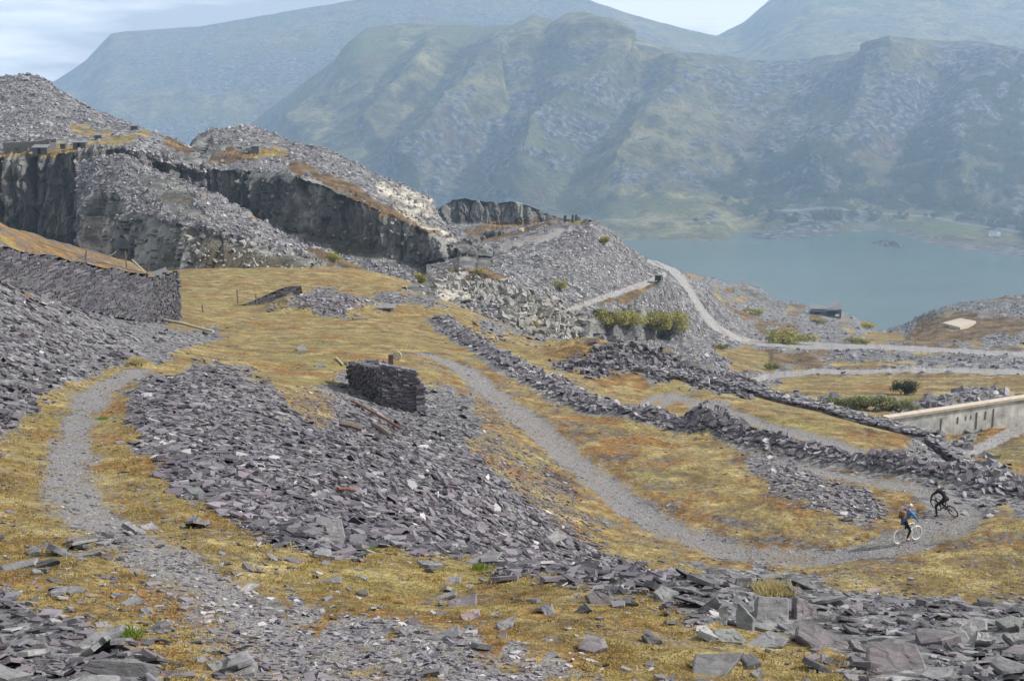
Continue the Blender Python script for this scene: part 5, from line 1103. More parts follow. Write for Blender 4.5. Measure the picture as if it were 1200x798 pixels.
def shrub(label, q, w, h, leafm, seed, n=1500, name='shrub', flat=False):
    rnd = random.Random(seed); r_ = empty(name, q); tag(r_, label, 'shrub')
    lob = [(rnd.uniform(-.38, .38) * w, rnd.uniform(-.2, .2) * w, h * rnd.uniform(.2, .66), w * rnd.uniform(.16, .28), w * rnd.uniform(.16, .26), h * rnd.uniform(.2, .34)) for _ in range(14)]
    cr_ = leaf_mesh('crown', n, lob, max(0.028 * w, 0.9 * q[1] / FPX), LEAF[leafm], seed); cr_.parent = r_
    t = MB()
    for l in lob[:6]: t.tube([(l[0] * .15, l[1] * .15, -.3), (l[0] * .6, l[1] * .6, l[2] * .55), (l[0], l[1], l[2])], [.035 * h, .022 * h, .008 * h], 5)
    t.build('stem', M['wood'], r_)
for i, (key, x, y, wpx, hpx, lm, lb) in enumerate([
    ('tip', 715, 382, 34, 26, 'lime', 'yellow green bush on the cliff edge, nearest the tip track'), ('tip', 738, 385, 34, 26, 'lime', 'yellow green bush second along the cliff below the track'),
    ('tip', 762, 386, 34, 28, 'lime', 'yellow green bush third along the cliff below the track'), ('tip', 784, 389, 34, 36, 'lime', 'tallest yellow green bush at the road end of the cliff'),
    ('tip', 656, 339, 16, 17, 'lime', 'single round lime bush on the slate face above the white rocks'), ('tip', 708, 285, 11, 11, 'lime', 'small lime bush high on the corner of the tip'),
    ('tip', 537, 276, 17, 13, 'lime', 'lime green bush at the back of the level tip top'), ('tip', 627, 384, 9, 10, 'lime', 'tiny lime shrub among the white broken rocks'),
    ('tip', 560, 322, 8, 12, 'lime', 'thin lime sapling at the foot of the grey cliff'), ('spur', 492, 330, 12, 16, 'lime', 'pale lime shrub on the rocky end of the spur'),
    ('spur', 390, 305, 16, 16, 'lime', 'yellowish shrub on the brow of the scree spur'),
    ('valley', 927, 402, 42, 19, 'lime', 'broad lime green thicket beside the bend of the road'), ('valley', 1004, 401, 20, 9, 'lime', 'low bright green shrub by the straight road'),
    ('valley', 1015, 383, 14, 9, 'gold', 'golden flowering gorse at the lake edge'), ('valley', 960, 377, 15, 7, 'lime', 'flat lime shrub below the slate building'), ('valley', 885, 368, 22, 7, 'lime', 'pale low shrub on the slate slope under the road bend'),
    ('valley', 1060, 462, 26, 26, 'dark', 'dark green bush in the valley hollow'), ('valley', 1018, 481, 42, 22, 'olive', 'olive green thicket behind the terrace wall'), ('valley', 1052, 480, 34, 18, 'olive', 'smaller olive bush behind the start of the concrete wall'), ('valley', 985, 476, 30, 14, 'olive', 'olive scrub at the thin end of the thicket'),
    ('valley', 845, 408, 18, 8, 'olive', 'dull green scrub on the yellow slope below the road'), ('valley', 905, 432, 14, 8, 'olive', 'dull green scrub at the edge of the valley hollow'), ('valley', 1105, 507, 16, 15, 'dark', 'brown bush growing against the concrete wall')]):
    q = on(key, x, y); s = q.y / FPX; shrub(lb, q, wpx * s * 1.35, hpx * s * (0.95 if lm != 'dark' else 0.75), lm, 900 + i, 2600 if wpx > 18 else 800)
# woods on the far shore
tv = []
for k in range(5):
    rnd = random.Random(k); lob = [(rnd.uniform(-3, 3), rnd.uniform(-3, 3), rnd.uniform(5, 11), rnd.uniform(2.5, 4.5), rnd.uniform(2.5, 4.5), rnd.uniform(2.5, 4)) for _ in range(7)]
    o = leaf_mesh('lakeside_tree', 170, lob, 1.25, LEAF['wood'], 60 + k); tv.append(o)
rng = np.random.default_rng(5); wq_ = far_attrs(MQ[0], MQ[1], None)['wood']; w_ = wq_ * np.clip(cell_area_px(*MQ), 0, 9) * (MQ[0] < 1260)
p, nr, r_, c_ = pick(MG, MG * 0 + 1, w_, 2600, rng); tpy = MQ[1][r_, c_]
order = np.argsort(-tpy); first = order[:260]
for k, i in enumerate(first):
    o = tv[k] if k < 5 else tv[k % 5].copy()
    if k >= 5: COL.objects.link(o)
    s = float(rng.uniform(.75, 1.35)); o.location = p[i].tolist(); o.scale = (s * 1.1, s * 1.1, s); o.rotation_euler = (0, 0, float(rng.uniform(0, 6.28)))
    tag(o, 'small leafy tree in the woodland strip along the far lake shore', 'tree', 'trees along the far lake shore')
rest = order[260:]; VV = []
base = []
for o in tv: c = np.empty(len(o.data.vertices) * 3, np.float32); o.data.vertices.foreach_get('co', c); base.append(c.reshape(-1, 3)[:4 * 28])
for k, i in enumerate(rest): b_ = base[k % 5]; VV.append(b_ * rng.uniform(.7, 1.3) * [1.35, 1.35, .95] + p[i])
VV = np.concatenate(VV); n = len(VV) // 4
tag(fast_mesh('woodland', VV, np.arange(4 * n), np.arange(n) * 4, np.full(n, 4), LEAF['wood']), 'dark woodland climbing the lower mountain slope beyond the lake', 'woodland', kind='stuff')
for i, (x, y, w, lb) in enumerate([(851, 241, 13, 'single round tree standing on the open meadow beyond the lake'), (893, 238, 10, 'lone tree nearer the woodland on the far meadow'), (814, 262, 9, 'small bush beside the lakeside road and the white van')]):
    q = far(x, y); o = tv[i].copy(); COL.objects.link(o); s = w * q.y / FPX / 13; o.location = q; o.scale = (s, s, s * .9); tag(o, lb, 'tree'); del o['group']
# ------------------------------------------------------------------ named slabs of the foreground, each with its own place and outline
SL = {'grey': mat_slab('grey_slab', (0.095, 0.094, 0.1), (0.19, 0.188, 0.196), 0.12), 'purple': mat_slab('purple_slab', (0.082, 0.073, 0.081), (0.15, 0.133, 0.144), 0.12), 'dark': mat_slab('dark_slab', (0.045, 0.045, 0.049), (0.1, 0.098, 0.105)),
      'pale': mat_slab('pale_slab', (0.17, 0.168, 0.17), (0.29, 0.288, 0.288), 0.25), 'green': mat_slab('green_grey_slab', (0.1, 0.106, 0.104), (0.18, 0.187, 0.182), 0.25), 'pink': mat_slab('pinkish_slab', (0.15, 0.115, 0.118), (0.25, 0.2, 0.198))}
def outline_slab(name, px, n, T, mat, lift=0.0, parent=None, seed=0):
    """a slab whose upper face lies in a plane of normal n over the ground; its outline is measured, its thickness real"""
    rnd = random.Random(seed); n = Vector(n).normalized(); cx = sum(p[0] for p in px) / len(px); cy_ = max(p[1] for p in px) * 0.35 + sum(p[1] for p in px) / len(px) * 0.65
    c = ghit(cx, cy_); c.z += T * 0.55 + lift + 0.06
    # refine the outline with small chips
    P2 = []
    for (a, b) in zip(px, px[1:] + px[:1]):
        P2.append(a)
        for t in (0.35, 0.68):
            P2.append((a[0] + (b[0] - a[0]) * t + rnd.uniform(-.5, .5), a[1] + (b[1] - a[1]) * t + rnd.uniform(-.35, .35)))
    top = []
    for x, y in P2:
        dv = Vector(P(x, y, 1.0).tolist()); den = dv.dot(n); top.append(dv * (c.dot(n) / den))
    k = len(top); mid = sum(top, Vector()) / k
    inner = [mid + (q - mid) * 0.93 + n * (0.012 + rnd.uniform(-.006, .012)) for q in top]
    edge_ = [q - n * (0.02 + T * rnd.uniform(.05, .2)) + (q - mid).normalized() * 0.012 for q in top]
    bot = [mid + (q - mid) * rnd.uniform(.9, 1.0) - n * T for q in top]
    core = [mid + (q - mid) * 0.45 + n * rnd.uniform(0.0, .02) for q in top]
    v = [q - c for r_ in (core, inner, top, edge_, bot) for q in r_]; f = [tuple(range(k))]
    for L_ in range(4):
        for i in range(k): j = (i + 1) % k; f.append((L_ * k + i, (L_ + 1) * k + i, (L_ + 1) * k + j, L_ * k + j))
    f.append(tuple(range(4 * k, 5 * k))[::-1])
    if (top[1] - top[0]).cross(top[2] - top[0]).dot(n) < 0: f = [q[::-1] for q in f]
    o = mesh_obj(name, v, f, SL[mat], parent); o.location = c; return o
for i, (g_, o_, n_, T_, m_, lf, lb) in enumerate(SLABS):
    tag(outline_slab('slate_slab', crop(*g_, o_), n_, T_, m_, lf * 0.6, None, 40 + i), lb, 'slab')
for x, y, s, lb in ((1130, 601, .5, 'pale stone on the grass right of the black-clad rider'), (1160, 604, .6, 'flat pale stone near the right border beside the bend'), (1082, 744, .0, '')):
    if s: tag(outline_slab('slate_slab', [(x - 8 * s, y), (x, y - 5 * s), (x + 9 * s, y - 1), (x + 2, y + 5 * s)], U, .1, 'pale', 0.05, None, int(x)), lb, 'slab')
tag(outline_slab('slate_slab', [(793, 459), (796, 452), (799, 459)], (0, -.9, .3), .2, 'pale', .2, None, 3), 'small white upright stone under the terrace wall', 'stone')
tag(outline_slab('slate_slab', [(857, 492), (868, 488), (874, 492), (868, 497), (856, 496)], (0, -.5, .8), .3, 'dark', .3, None, 4), 'dark boulder beside the terrace track', 'stone')
tag(outline_slab('slate_slab', [(346, 408), (354, 403), (362, 411), (352, 413)], (0, -.5, .8), .2, 'pale', .3, None, 5), 'pale tilted slab on the straw grass above the scree', 'slab')
tag(outline_slab('slate_slab', [(368, 427), (380, 425), (381, 429), (370, 431)], (0, -.3, .95), .25, 'grey', .3, None, 6), 'flat slab lying on the grass left of the ruin', 'slab')
tag(outline_slab('slate_slab', [(434, 356), (465, 356), (462, 361), (438, 361)], (0, -.15, 1), .2, 'grey', .1, None, 8), 'wide flat slab at the far rim of the grass', 'slab')
tag(outline_slab('slate_slab', [(500, 476), (512, 474), (510, 478), (502, 480)], (0, -.5, .86), .12, 'pale', .1, None, 9), 'cream-white stone on the rubble at the foot of the ruin', 'stone')
# ------------------------------------------------------------------ the largest loose pieces of the banks, each a part of the ground
rng = np.random.default_rng(77)
variants = []
for k in range(16):
    V = slab_arrays(np.zeros((1, 3)), np.array([[0, 0, 1.]]), np.array([1.0]), np.array([rng.uniform(.5, .85)]), np.array([rng.uniform(.07, .16)]), np.array([0.]), 0.0, rng, 7)[0]
    s = 7; top, bot = V[:s], V[s:]; mid = top.mean(0); st_ = mid + (top - mid) * rng.uniform(.5, .85, (s, 1)) + np.array([0, 0, .018])
    v = np.concatenate([st_, top, bot]); f = [tuple(range(s))] + [(i, i + s, (i + 1) % s + s, (i + 1) % s) for i in range(s)] + [(i + s, i + 2 * s, (i + 1) % s + 2 * s, (i + 1) % s + s) for i in range(s)]
    me = bpy.data.meshes.new('loose_slab'); me.from_pydata(v.tolist(), [], f); me.update()
    me.materials.append(SL[['grey', 'grey', 'purple', 'dark', 'grey', 'pale', 'green', 'grey'][k % 8]]); variants.append(me)
wz = 1.0 * zone(RUBBLE) + 0.9 * zone(CENTRE) * (gy < 62) + 1.0 * zone(CORNER) + 0.35 * grassm * (gy < 34) * (wv2 > -.1) + 0.25 * (d2 < 1.6)
line_m = np.zeros(gx.shape)
LINE = wpts([(0, 668, 22.5), (80, 642, 24.5), (150, 620, 27), (230, 604, 30)]); line_m = (poly_dist(gx, gy, LINE)[0] < 0.5) * 6.0
p, nr, r_, c_ = pick(NG, NN, (wz + line_m) * apx * (nx > -10) * (nx < 1210), 300, rng)
for k in range(300):
    o = bpy.data.objects.new('loose_slab', variants[k % 16]); COL.objects.link(o); o.parent = ground
    s = float(0.26 * (0.75 / 0.26) ** (rng.random() ** 1.8)); s = max(s, 9.0 * p[k, 1] / FPX)
    nn_ = Vector(nr[k].tolist()) + Vector(rng.normal(size=3).tolist()) * 0.22; qn = nn_.to_track_quat('Z', 'Y')
    o.rotation_mode = 'QUATERNION'; o.rotation_quaternion = qn @ Vector((0, 0, 1)).rotation_difference(Vector((0, 0, 1))) @ Matrix.Rotation(float(rng.uniform(0, 6.28)), 3, 'Z').to_quaternion()
    o.scale = (s, s, s * float(rng.uniform(.7, 1.4))); o.location = p[k].tolist(); o.location.z += 0.07 * s + 0.03
# ------------------------------------------------------------------ grass, tussock, ferns
def blades(name, p, nr, h, w, mat, rng, per=5, spread=0.05, lean=0.5):
    n = len(p); c = np.repeat(p, per, 0) + rng.normal(size=(n * per, 3)) * spread * [1, 1, .2]; hh = np.repeat(h, per) * rng.uniform(.5, 1.2, n * per)
    d = rng.normal(size=(n * per, 3)) * lean; d[:, 2] = 1; d /= np.linalg.norm(d, axis=1, keepdims=True)
    a = np.cross(d, rng.normal(size=(n * per, 3))); a /= np.linalg.norm(a, axis=1, keepdims=True)
    V = np.stack([c - a * w, c + a * w, c + d * hh[:, None]], 1); m = n * per
    return fast_mesh(name, V.reshape(-1, 3), np.arange(3 * m), np.arange(m) * 3, np.full(m, 3), mat)
M['straw'] = mat_blade('straw_grass', [(0.34, (0.11, 0.06, 0.018)), (0.46, (0.24, 0.165, 0.045)), (0.56, (0.34, 0.26, 0.085)), (0.68, (0.46, 0.39, 0.18))], 1.1)
M['fern'] = mat_blade('fern_green', [(0.3, (0.09, 0.15, 0.015)), (0.7, (0.24, 0.31, 0.05))], 4)
M['tuft'] = mat_blade('bleached_tussock', [(0.3, (0.28, 0.22, 0.09)), (0.7, (0.52, 0.46, 0.26))], 6)
rng = np.random.default_rng(88)
p, nr, _, _ = pick(NG, NN, grassm ** 1.5 * (0.35 + sstep(-.25, .3, wv2)) * apx * (gy < 60) * (nx > -250) * (nx < 1450), 52000, rng)
tag(blades('short_grass', p, nr, np.clip(rng.normal(.05, .025, len(p)), .015, .13) * np.clip(p[:, 1] / 25, .8, 1.6), 0.0075 + 0.00018 * p[:, 1, None].repeat(4, 0), M['straw'], rng, 4, .06, .9), 'short yellow and rust grass and moss covering the near ground', 'grass', kind='stuff')
def tuft(name, label, px, py, r, h, mat, n, seed, cat):
    q = ghit(px, py); rg = np.random.default_rng(seed); c = rg.normal(size=(n, 3)) * [r * .4, r * .4, 0]
    o = blades(name, c, c, np.full(n, h), 0.01 * max(r / .25, .6), M[mat], rg, 4, .03, .55); o.location = q; tag(o, label, cat)
tuft('grass_tussock', 'bleached straw tussock growing above the square block', 905, 697, .4, .22, 'tuft', 420, 1, 'grass')
tuft('fern', 'bright green fern in the middle of the near scree edge', 563, 668, .22, .13, 'fern', 160, 2, 'fern')
tuft('fern', 'bright green cushion left along the near scree edge', 431, 646, .2, .1, 'fern', 140, 3, 'fern')
tuft('fern', 'small green tuft on the rubble near the resting mauve slab', 731, 680, .14, .14, 'fern', 90, 4, 'fern')
tuft('grass_tuft', 'green grass tuft beside the big dark slab at bottom left', 143, 748, .3, .12, 'fern', 160, 5, 'grass')
tuft('grass_tuft', 'golden tuft on the track side above the scree', 160, 427, .6, .5, 'tuft', 160, 6, 'grass')
tuft('fern', 'green tuft on the edge of the footpath', 121, 492, .3, .14, 'fern', 70, 7, 'fern')
# ------------------------------------------------------------------ bits of iron and timber
def stick(name, label, a, b, r, mat, cat, lift=.12):
    p0, p1 = ghit(*a), ghit(*b); up_ = Vector((0, 0, lift)); tag(MB().tube([p0 + up_, (p0 + p1) / 2 + up_ * 1.2, p1 + up_], r, 6).build(name, M[mat]), label, cat)
stick('iron_rail', 'long rusty iron rail lying down the scree below the ruin', (412, 475), (470, 508), .07, 'rust', 'rail', .25)
stick('timber_beam', 'dark rotten beam lying lower in the scree by the ruin', (437, 503), (458, 517), .14, 'wood', 'beam', .25)
stick('timber_beam', 'dark beam end sticking out at the heather patch', (398, 500), (424, 507), .16, 'wood', 'beam', .2)
stick('rusty_plate', 'short rusty iron bar lying in the middle of the scree', (396, 580), (416, 582), .06, 'rust', 'bar', .2)
stick('timber_plank', 'short pale plank on the grass left of the ruin', (394, 421), (402, 430), .08, 'wood_pale', 'plank')
stick('timber_plank', 'dark plank lying flat on the far grass', (413, 375), (431, 375), .13, 'wood', 'plank')
q = ghit(513, 588); tag(MB().tube([q + Vector((0, 0, -.1)), q + Vector((.02, 0, .38))], .035, 6).build('marker_stake', M['white']), 'short white stake standing in the scree', 'stake')
# ------------------------------------------------------------------ riders and bicycles
def cloth(name, col, rough=0.85): return mat_plain(name, col, rough, 0.25, 9, 0, 0.25, 0.3)
SKIN = cloth('skin', (0.45, 0.26, 0.19), 0.6); BLUE = cloth('blue_jacket', (0.035, 0.16, 0.42)); BLACKC = cloth('black_cloth', (0.012, 0.012, 0.015)); DARKT = cloth('dark_trousers', (0.014, 0.014, 0.018))
PINKS = cloth('pink_shoe', (0.55, 0.26, 0.24)); GREYH = mat_plain('grey_helmet', (0.5, 0.49, 0.47), 0.35, .1, 6); BLKH = mat_plain('black_helmet', (0.02, 0.02, 0.022), 0.4, .1, 6); TAN = cloth('tan_pack', (0.21, 0.115, 0.05)); BROWN = cloth('brown_pack', (0.09, 0.05, 0.03))
CREAM = mat_plain('cream_frame', (0.62, 0.68, 0.6), 0.35, .05, 5); BLKP = mat_plain('black_frame', (0.02, 0.02, 0.024), 0.35, .05, 5); WTYRE = mat_plain('white_tyre', (0.6, 0.6, 0.56), 0.8, .1, 9); CHROME = mat_plain('bare_metal', (0.35, 0.35, 0.35), 0.6, .1, 9, 0.3); HAIR = cloth('dark_hair', (0.03, 0.02, 0.015))
def bicycle(label, loc, head, lean, frame_m, tyre_m, rim_m):
    b = empty('bicycle', loc); b.rotation_euler = Matrix.Rotation(head, 3, 'Z').to_euler(); tag(b, label, 'bicycle')
    b.rotation_euler = (Matrix.Rotation(head, 3, 'Z') @ Matrix.Rotation(-lean, 3, 'X')).to_euler()
    R, F, BB, ST, HT, HB = (-.52, 0, .35), (.56, 0, .35), (-.08, 0, .3), (-.26, 0, .82), (.36, 0, .86), (.42, 0, .7)
    fr = MB()
    for p_, q_, r_ in ((BB, ST, .02), (ST, HT, .018), (BB, HB, .024), (HT, HB, .024)): fr.tube([p_, q_], r_, 8)
    for s in (-.05, .05): fr.tube([BB, (R[0], s, R[2])], .012, 6); fr.tube([ST, (R[0], s, R[2])], .011, 6)
    fo_ = fr.build('frame', frame_m, b, True)
    fk = MB()
    for s in (-.06, .06): fk.tube([(.42, s, .7), (.48, s, .55), (F[0], s, F[2])], [.018, .016, .012], 6)
    fk.tube([(.42, -.07, .7), (.42, .07, .7)], .02, 6); fk.build('fork', frame_m, b)
    for c in (R, F):
        w = MB().ring(c, .313, .034, 36, 8).build('wheel', tyre_m, b, True)
        MB().ring(c, .282, .014, 36, 6).build('rim', rim_m, w, True)
        sp = MB()
        for k in range(16): a_ = k / 16 * 6.283; sp.tube([(c[0], (.02 if k % 2 else -.02), c[2]), (c[0] + .28 * math.cos(a_), 0, c[2] + .28 * math.sin(a_))], .0035, 4)
        sp.build('spokes', CHROME, w); MB().tube([(c[0], -.05, c[2]), (c[0], .05, c[2])], .024, 8).build('hub', CHROME, w)
    MB().add([(-.40, -.07, .93), (-.40, .07, .93), (-.2, .03, .92), (-.12, .015, .91), (-.12, -.015, .91), (-.2, -.03, .92)] + [(-.39, -.06, .89), (-.39, .06, .89), (-.2, .02, .89), (-.12, .01, .89), (-.12, -.01, .89), (-.2, -.02, .89)], [(0, 1, 2, 3, 4, 5)[::-1], (6, 7, 8, 9, 10, 11)] + [(i, (i + 1) % 6, (i + 1) % 6 + 6, i + 6) for i in range(6)]).build('saddle', BLKP, b)
    MB().tube([ST, (-.28, 0, .9)], .014, 6).build('seat_post', CHROME, b)
    hb = MB().tube([(.33, -.33, 1.0), (.38, -.12, .99), (.4, 0, .97), (.38, .12, .99), (.33, .33, 1.0)], .013, 6).tube([(.36, 0, .86), (.4, 0, .97)], .016, 6).build('handlebar', frame_m, b)
    for s in (-1, 1): MB().tube([(.345, s * .22, 1.0), (.33, s * .34, 1.0)], .018, 6).build('grip', BLKP, hb)
    ck = MB().ring(BB, .09, .008, 18, 4).tube([(-.08, -.07, .3), (-.08, .07, .3)], .018, 6).tube([(-.08, -.07, .3), (-.1, -.08, .13)], .011, 5).tube([(-.08, .07, .3), (-.05, .08, .47)], .011, 5).build('crank', CHROME, b)
    MB().box(-.15, -.05, -.18, -.08, .12, .14).build('pedal', BLKP, ck); MB().box(-.1, 0, .08, .18, .46, .48).build('pedal', BLKP, ck)
    MB().tube([(-.08, -.035, .39), (-.52, -.035, .39)], .006, 4).tube([(-.08, -.035, .21), (-.52, -.035, .31)], .006, 4).build('chain', BLKP, b)
    return b
def person(label, loc, head, J, radii, segs, mats, bendhands=True):
    """one continuous skinned body; J joints, segs = (a, b, material index)"""
    names = list(J); idx = {k: i for i, k in enumerate(names)}
    me = bpy.data.meshes.new('body_skeleton'); me.from_pydata([J[k] for k in names], [(idx[a], idx[b]) for a, b, _ in segs], []); me.update()
    tmp = bpy.data.objects.new('body_skeleton', me); COL.objects.link(tmp)
    sk = tmp.modifiers.new('skin', 'SKIN'); sk.use_smooth_shade = True
    for k in names:
        sv = me.skin_vertices[0].data[idx[k]]; r_ = radii[k]; sv.radius = r_ if isinstance(r_, tuple) else (r_, r_); sv.use_root = (k == 'pelvis')
    ss = tmp.modifiers.new('sub', 'SUBSURF'); ss.levels = 2; ss.render_levels = 2
    dg = bpy.context.evaluated_depsgraph_get(); dg.update()
    bm_ = bpy.data.meshes.new_from_object(tmp.evaluated_get(dg)); bpy.data.objects.remove(tmp)
    v = [tuple(q.co) for q in bm_.vertices]; f = [tuple(q.vertices) for q in bm_.polygons]
    extra = MB()
    for s in ('l', 'r'):               # five fingers closed on the grip, thumb from the side of the palm
        w_ = Vector(J['hand_' + s]); fw = (w_ - Vector(J['wrist_' + s])).normalized(); sd = fw.cross(Vector((0, 0, 1))).normalized()
        for k in range(4):
            b0 = w_ + sd * (k - 1.5) * .021; L_ = (.034, .04, .038, .03)[k]
            extra.tube([b0, b0 + fw * L_, b0 + fw * (L_ + .008) - Vector((0, 0, .028)), b0 + fw * .012 - Vector((0, 0, .045))], [.0095, .009, .0085, .007], 6)
        t0 = w_ - fw * .03 + sd * (.03 if s == 'r' else -.03); extra.tube([t0, t0 + fw * .03 - Vector((0, 0, .02)), t0 + fw * .04 - Vector((0, 0, .05))], [.011, .01, .008], 6)
    hd = Vector(J['head']); hf = (Vector(J['face']) - hd).normalized(); hs_ = hf.cross(Vector((0, 0, 1))).normalized()
    n_ = hd + hf * .105; extra.ball(tuple(n_), .016, .016, .022, 6, 5)                        # nose
    for s in (-1, 1):
        e = hd + hs_ * s * .085; extra.ball(tuple(e), .012, .018, .028, 6, 5)                  # ears
    o0 = len(v); nf = len(f); v += extra.v; f += [tuple(o0 + i for i in q) for q in extra.f]
    o = mesh_obj('person', v, f, None, None, True); bpy.data.meshes.remove(bm_)
    for m_ in mats: o.data.materials.append(m_)
    A_ = np.array([J[a] for a, b, _ in segs]); B_ = np.array([J[b] for a, b, _ in segs]); mi = [c for _, _, c in segs]; rad = np.array([np.mean(radii[b]) for a, b, _ in segs])
    for pl in o.data.polygons:
        if pl.index >= nf: pl.material_index = 0; continue
        c = np.array(pl.center); e = B_ - A_; t = np.clip(((c - A_) * e).sum(1) / ((e * e).sum(1) + 1e-9), 0, 1); d_ = np.linalg.norm(c - A_ - e * t[:, None], axis=1) - rad * .6; pl.material_index = mi[int(np.argmin(d_))]
    o.location = loc; o.rotation_euler = (0, 0, head); tag(o, label, 'person')
    ey = MB()
    for s in (-1, 1): ey.ball(tuple(hd + hf * .088 + hs_ * s * .032 + Vector((0, 0, .012))), .011, .011, .011, 6, 5)
    ey.build('eyes', BLACKC, o); mo = hd + hf * .09 - Vector((0, 0, .055)); MB().ball(tuple(mo), .012, .024, .007, 6, 5).build('mouth', PINKS, o)
    return o
def helmet(parent, c, tilt, mat, peak=True):
    m = MB(); v = []; N, n = 16, 7
    for i in range(n + 1):
        t = i / n * 1.75
        for k in range(N): p_ = k / N * 6.283; v.append((.135 * math.sin(t) * math.cos(p_), .11 * math.sin(t) * math.sin(p_), .125 * math.cos(t)))
    m.add(v, [(i * N + k, (i + 1) * N + k, (i + 1) * N + (k + 1) % N, i * N + (k + 1) % N) for i in range(n) for k in range(N)])
    if peak: m.box(.1, .17, -.07, .07, -.01, .005)
    o = m.build('helmet', mat, parent, True); o.location = c; o.rotation_euler = (0, tilt, 0)
    md = MB()
    for k in (-1, 0, 1): md.box(-.09, .08, k * .045 - .012, k * .045 + .012, .09 - .02 * abs(k), .128 - .012 * abs(k))
    vn = md.build('vents', BLACKC, o); return o
RAD = dict(pelvis=(.15, .125), waist=(.135, .105), chest=(.155, .11), neck=(.055, .055), head=(.085, .095), crown=(.07, .08), face=(.045, .05))
for s in 'lr': RAD.update({'shoulder_' + s: .07, 'elbow_' + s: .05, 'wrist_' + s: .032, 'hand_' + s: (.042, .022), 'hip_' + s: .095, 'knee_' + s: .066, 'ankle_' + s: .042, 'heel_' + s: (.045, .04), 'toe_' + s: (.045, .028)})
def segments(top, leg, shoe):
    S = [('pelvis', 'waist', top), ('waist', 'chest', top), ('chest', 'neck', top), ('neck', 'head', 0), ('head', 'crown', 0), ('head', 'face', 0)]
    for s in 'lr': S += [('chest', 'shoulder_' + s, top), ('shoulder_' + s, 'elbow_' + s, top), ('elbow_' + s, 'wrist_' + s, top), ('wrist_' + s, 'hand_' + s, 0), ('pelvis', 'hip_' + s, leg), ('hip_' + s, 'knee_' + s, leg), ('knee_' + s, 'ankle_' + s, leg), ('ankle_' + s, 'heel_' + s, shoe), ('heel_' + s, 'toe_' + s, shoe)]
    return S
# first rider: upright in the saddle, blue jacket
w1, w2 = ghit(1053.5, 640.5), ghit(1071, 634.5); ctr = (w1 + w2) / 2; hd1 = math.atan2(w2.y - w1.y, w2.x - w1.x); ctr.z = max(gz_at(*(w1.xy)), gz_at(*(w2.xy)), ctr.z) + 0.03
SC = 1.06
bk1 = bicycle('cream bicycle with white tyres under the rider in blue', ctr, hd1, 0.0, CREAM, WTYRE, CHROME); bk1.scale = (SC,) * 3
J1 = dict(pelvis=(-.27, 0, 1.0), waist=(-.2, 0, 1.17), chest=(-.05, 0, 1.4), neck=(.01, 0, 1.54), head=(.06, 0, 1.66), crown=(.06, 0, 1.74), face=(.1, 0, 1.635),
          shoulder_l=(-.02, .19, 1.43), elbow_l=(.16, .29, 1.2), wrist_l=(.29, .3, 1.05), hand_l=(.335, .29, 1.025), shoulder_r=(-.02, -.19, 1.43), elbow_r=(.16, -.29, 1.2), wrist_r=(.29, -.3, 1.05), hand_r=(.335, -.29, 1.025),
          hip_l=(-.23, .1, .96), knee_l=(.14, .12, .8), ankle_l=(-.06, .13, .56), heel_l=(-.08, .13, .51), toe_l=(.1, .13, .5), hip_r=(-.23, -.1, .96), knee_r=(.06, -.12, .58), ankle_r=(-.12, -.13, .24), heel_r=(-.15, -.13, .19), toe_r=(.04, -.13, .165))
pr1 = person('rider in a blue jacket and pale helmet seated on the cream bicycle', ctr, hd1, J1, RAD, segments(1, 2, 3), [SKIN, BLUE, DARKT, PINKS]); pr1.scale = (SC,) * 3
helmet(pr1, (.06, 0, 1.71), .1, GREYH)
bp = empty('backpack', ctr, hd1); bp.scale = (SC,) * 3; tag(bp, 'tan and dark backpack worn over the blue jacket', 'backpack')
body = MB().box(-.44, -.22, -.15, .15, 1.16, 1.52).build('body', TAN, bp); bv_ = body.modifiers.new('round', 'BEVEL'); bv_.width = .06; bv_.segments = 3; body.rotation_euler = (0, 0, 0)
pk = MB().box(-.49, -.43, -.11, .11, 1.18, 1.34).build('pocket', BROWN, bp); b2_ = pk.modifiers.new('round', 'BEVEL'); b2_.width = .03; b2_.segments = 2
for s in (-1, 1): MB().tube([(-.24, s * .1, 1.5), (-.08, s * .12, 1.55), (.08, s * .12, 1.42), (-.02, s * .14, 1.2), (-.24, s * .12, 1.18)], .02, 6).build('strap', BROWN, bp)
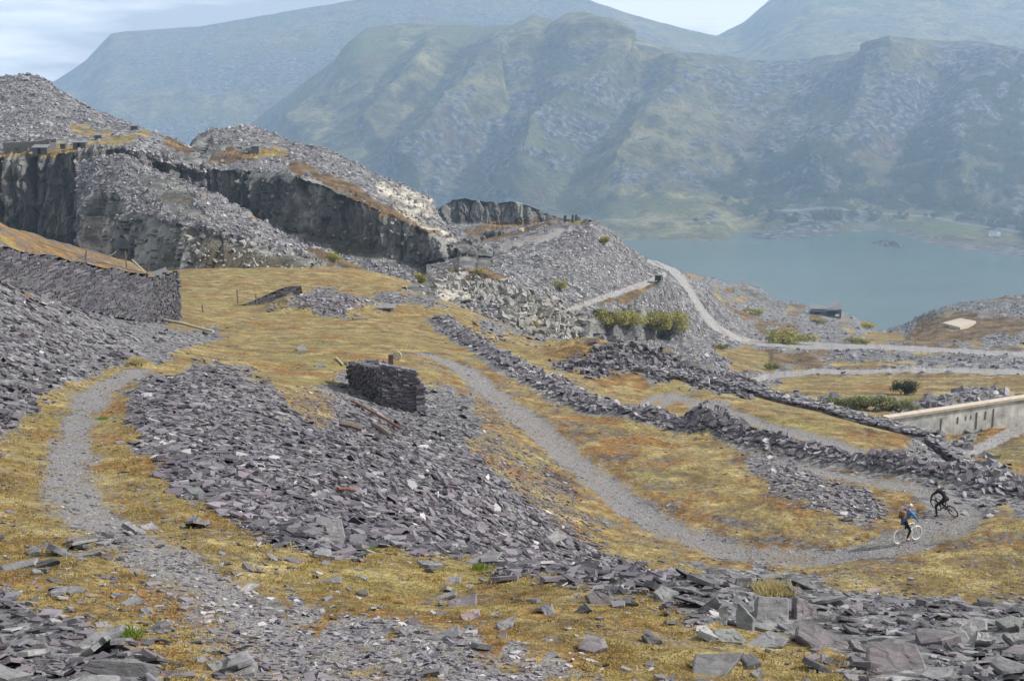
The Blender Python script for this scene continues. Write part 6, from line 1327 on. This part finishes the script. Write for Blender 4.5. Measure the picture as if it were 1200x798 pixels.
# second rider: in black, leaning into the bend with one foot down
wr = ghit(1118, 606); hd2 = math.radians(116); c2 = wr + Vector((math.cos(hd2), math.sin(hd2), 0)) * .5; c2.z = max(gz_at(c2.x, c2.y), wr.z) + .02; LN = math.radians(30)
bk2 = bicycle('black bicycle laid over into the bend under the rider in black', c2, hd2, LN, BLKP, M['rubber'], CHROME); bk2.scale = (SC,) * 3
def rl_(x, y, z): return (x, y * math.cos(LN) + z * math.sin(LN), -y * math.sin(LN) + z * math.cos(LN))
hl, hr = Vector(rl_(.335, .29, 1.03)), Vector(rl_(.335, -.29, 1.03)); el_, er_ = Vector((.2, .82, .98)), Vector((.16, .22, 1.16))
J2 = dict(pelvis=(-.3, .38, .88), waist=(-.18, .41, 1.03), chest=(.03, .46, 1.22), neck=(.14, .49, 1.31), head=(.25, .51, 1.4), crown=(.28, .51, 1.47), face=(.29, .51, 1.365),
          shoulder_l=(.04, .66, 1.2), elbow_l=tuple(el_), wrist_l=tuple(hl + (el_ - hl).normalized() * .07), hand_l=tuple(hl + Vector((0, 0, .02))), shoulder_r=(.06, .27, 1.26), elbow_r=tuple(er_), wrist_r=tuple(hr + (er_ - hr).normalized() * .07), hand_r=tuple(hr + Vector((0, 0, .02))),
          hip_l=(-.27, .49, .84), knee_l=(-.02, .76, .5), ankle_l=(-.18, .82, .1), heel_l=(-.21, .82, .05), toe_l=(-.03, .86, .035), hip_r=(-.27, .28, .85), knee_r=(.05, .34, .56), ankle_r=rl_(-.12, -.1, .26), heel_r=rl_(-.15, -.12, .2), toe_r=rl_(.02, -.12, .17))
pr2 = person('rider dressed in black leaning into the bend with one foot down', c2, hd2, J2, RAD, segments(1, 1, 1), [SKIN, BLACKC]); pr2.scale = (SC,) * 3
helmet(pr2, (.265, .51, 1.44), .35, BLKH)
MB().box(-.12, -.05, .35, .47, 1.245, 1.25).build('jacket_patch', M['white'], pr2).rotation_euler = (0, 0, 0)
# ================================================================== the air
def haze():
    x0, x1, y0, y1, z0, z1 = -4500, 6500, -400, 7700, -420, 960
    v = [(x, y, z) for z in (z0, z1) for y in (y0, y1) for x in (x0, x1)]
    f = [(0, 2, 3, 1), (4, 5, 7, 6), (0, 1, 5, 4), (2, 6, 7, 3), (0, 4, 6, 2), (1, 3, 7, 5)]
    t = NT('haze'); pv = t.n('ShaderNodeVolumePrincipled')
    pv.inputs['Color'].default_value = (0.5, 0.71, 1.0, 1); pv.inputs['Density'].default_value = HAZE
    pv.inputs['Anisotropy'].default_value = 0.2
    t.l(pv.outputs[0], t.out.inputs['Volume'])
    o = mesh_obj('haze', v, f, t.m); tag(o, 'pale blue haze hanging in the valley air', 'haze', kind='stuff')
HAZE = 0.000115
haze()
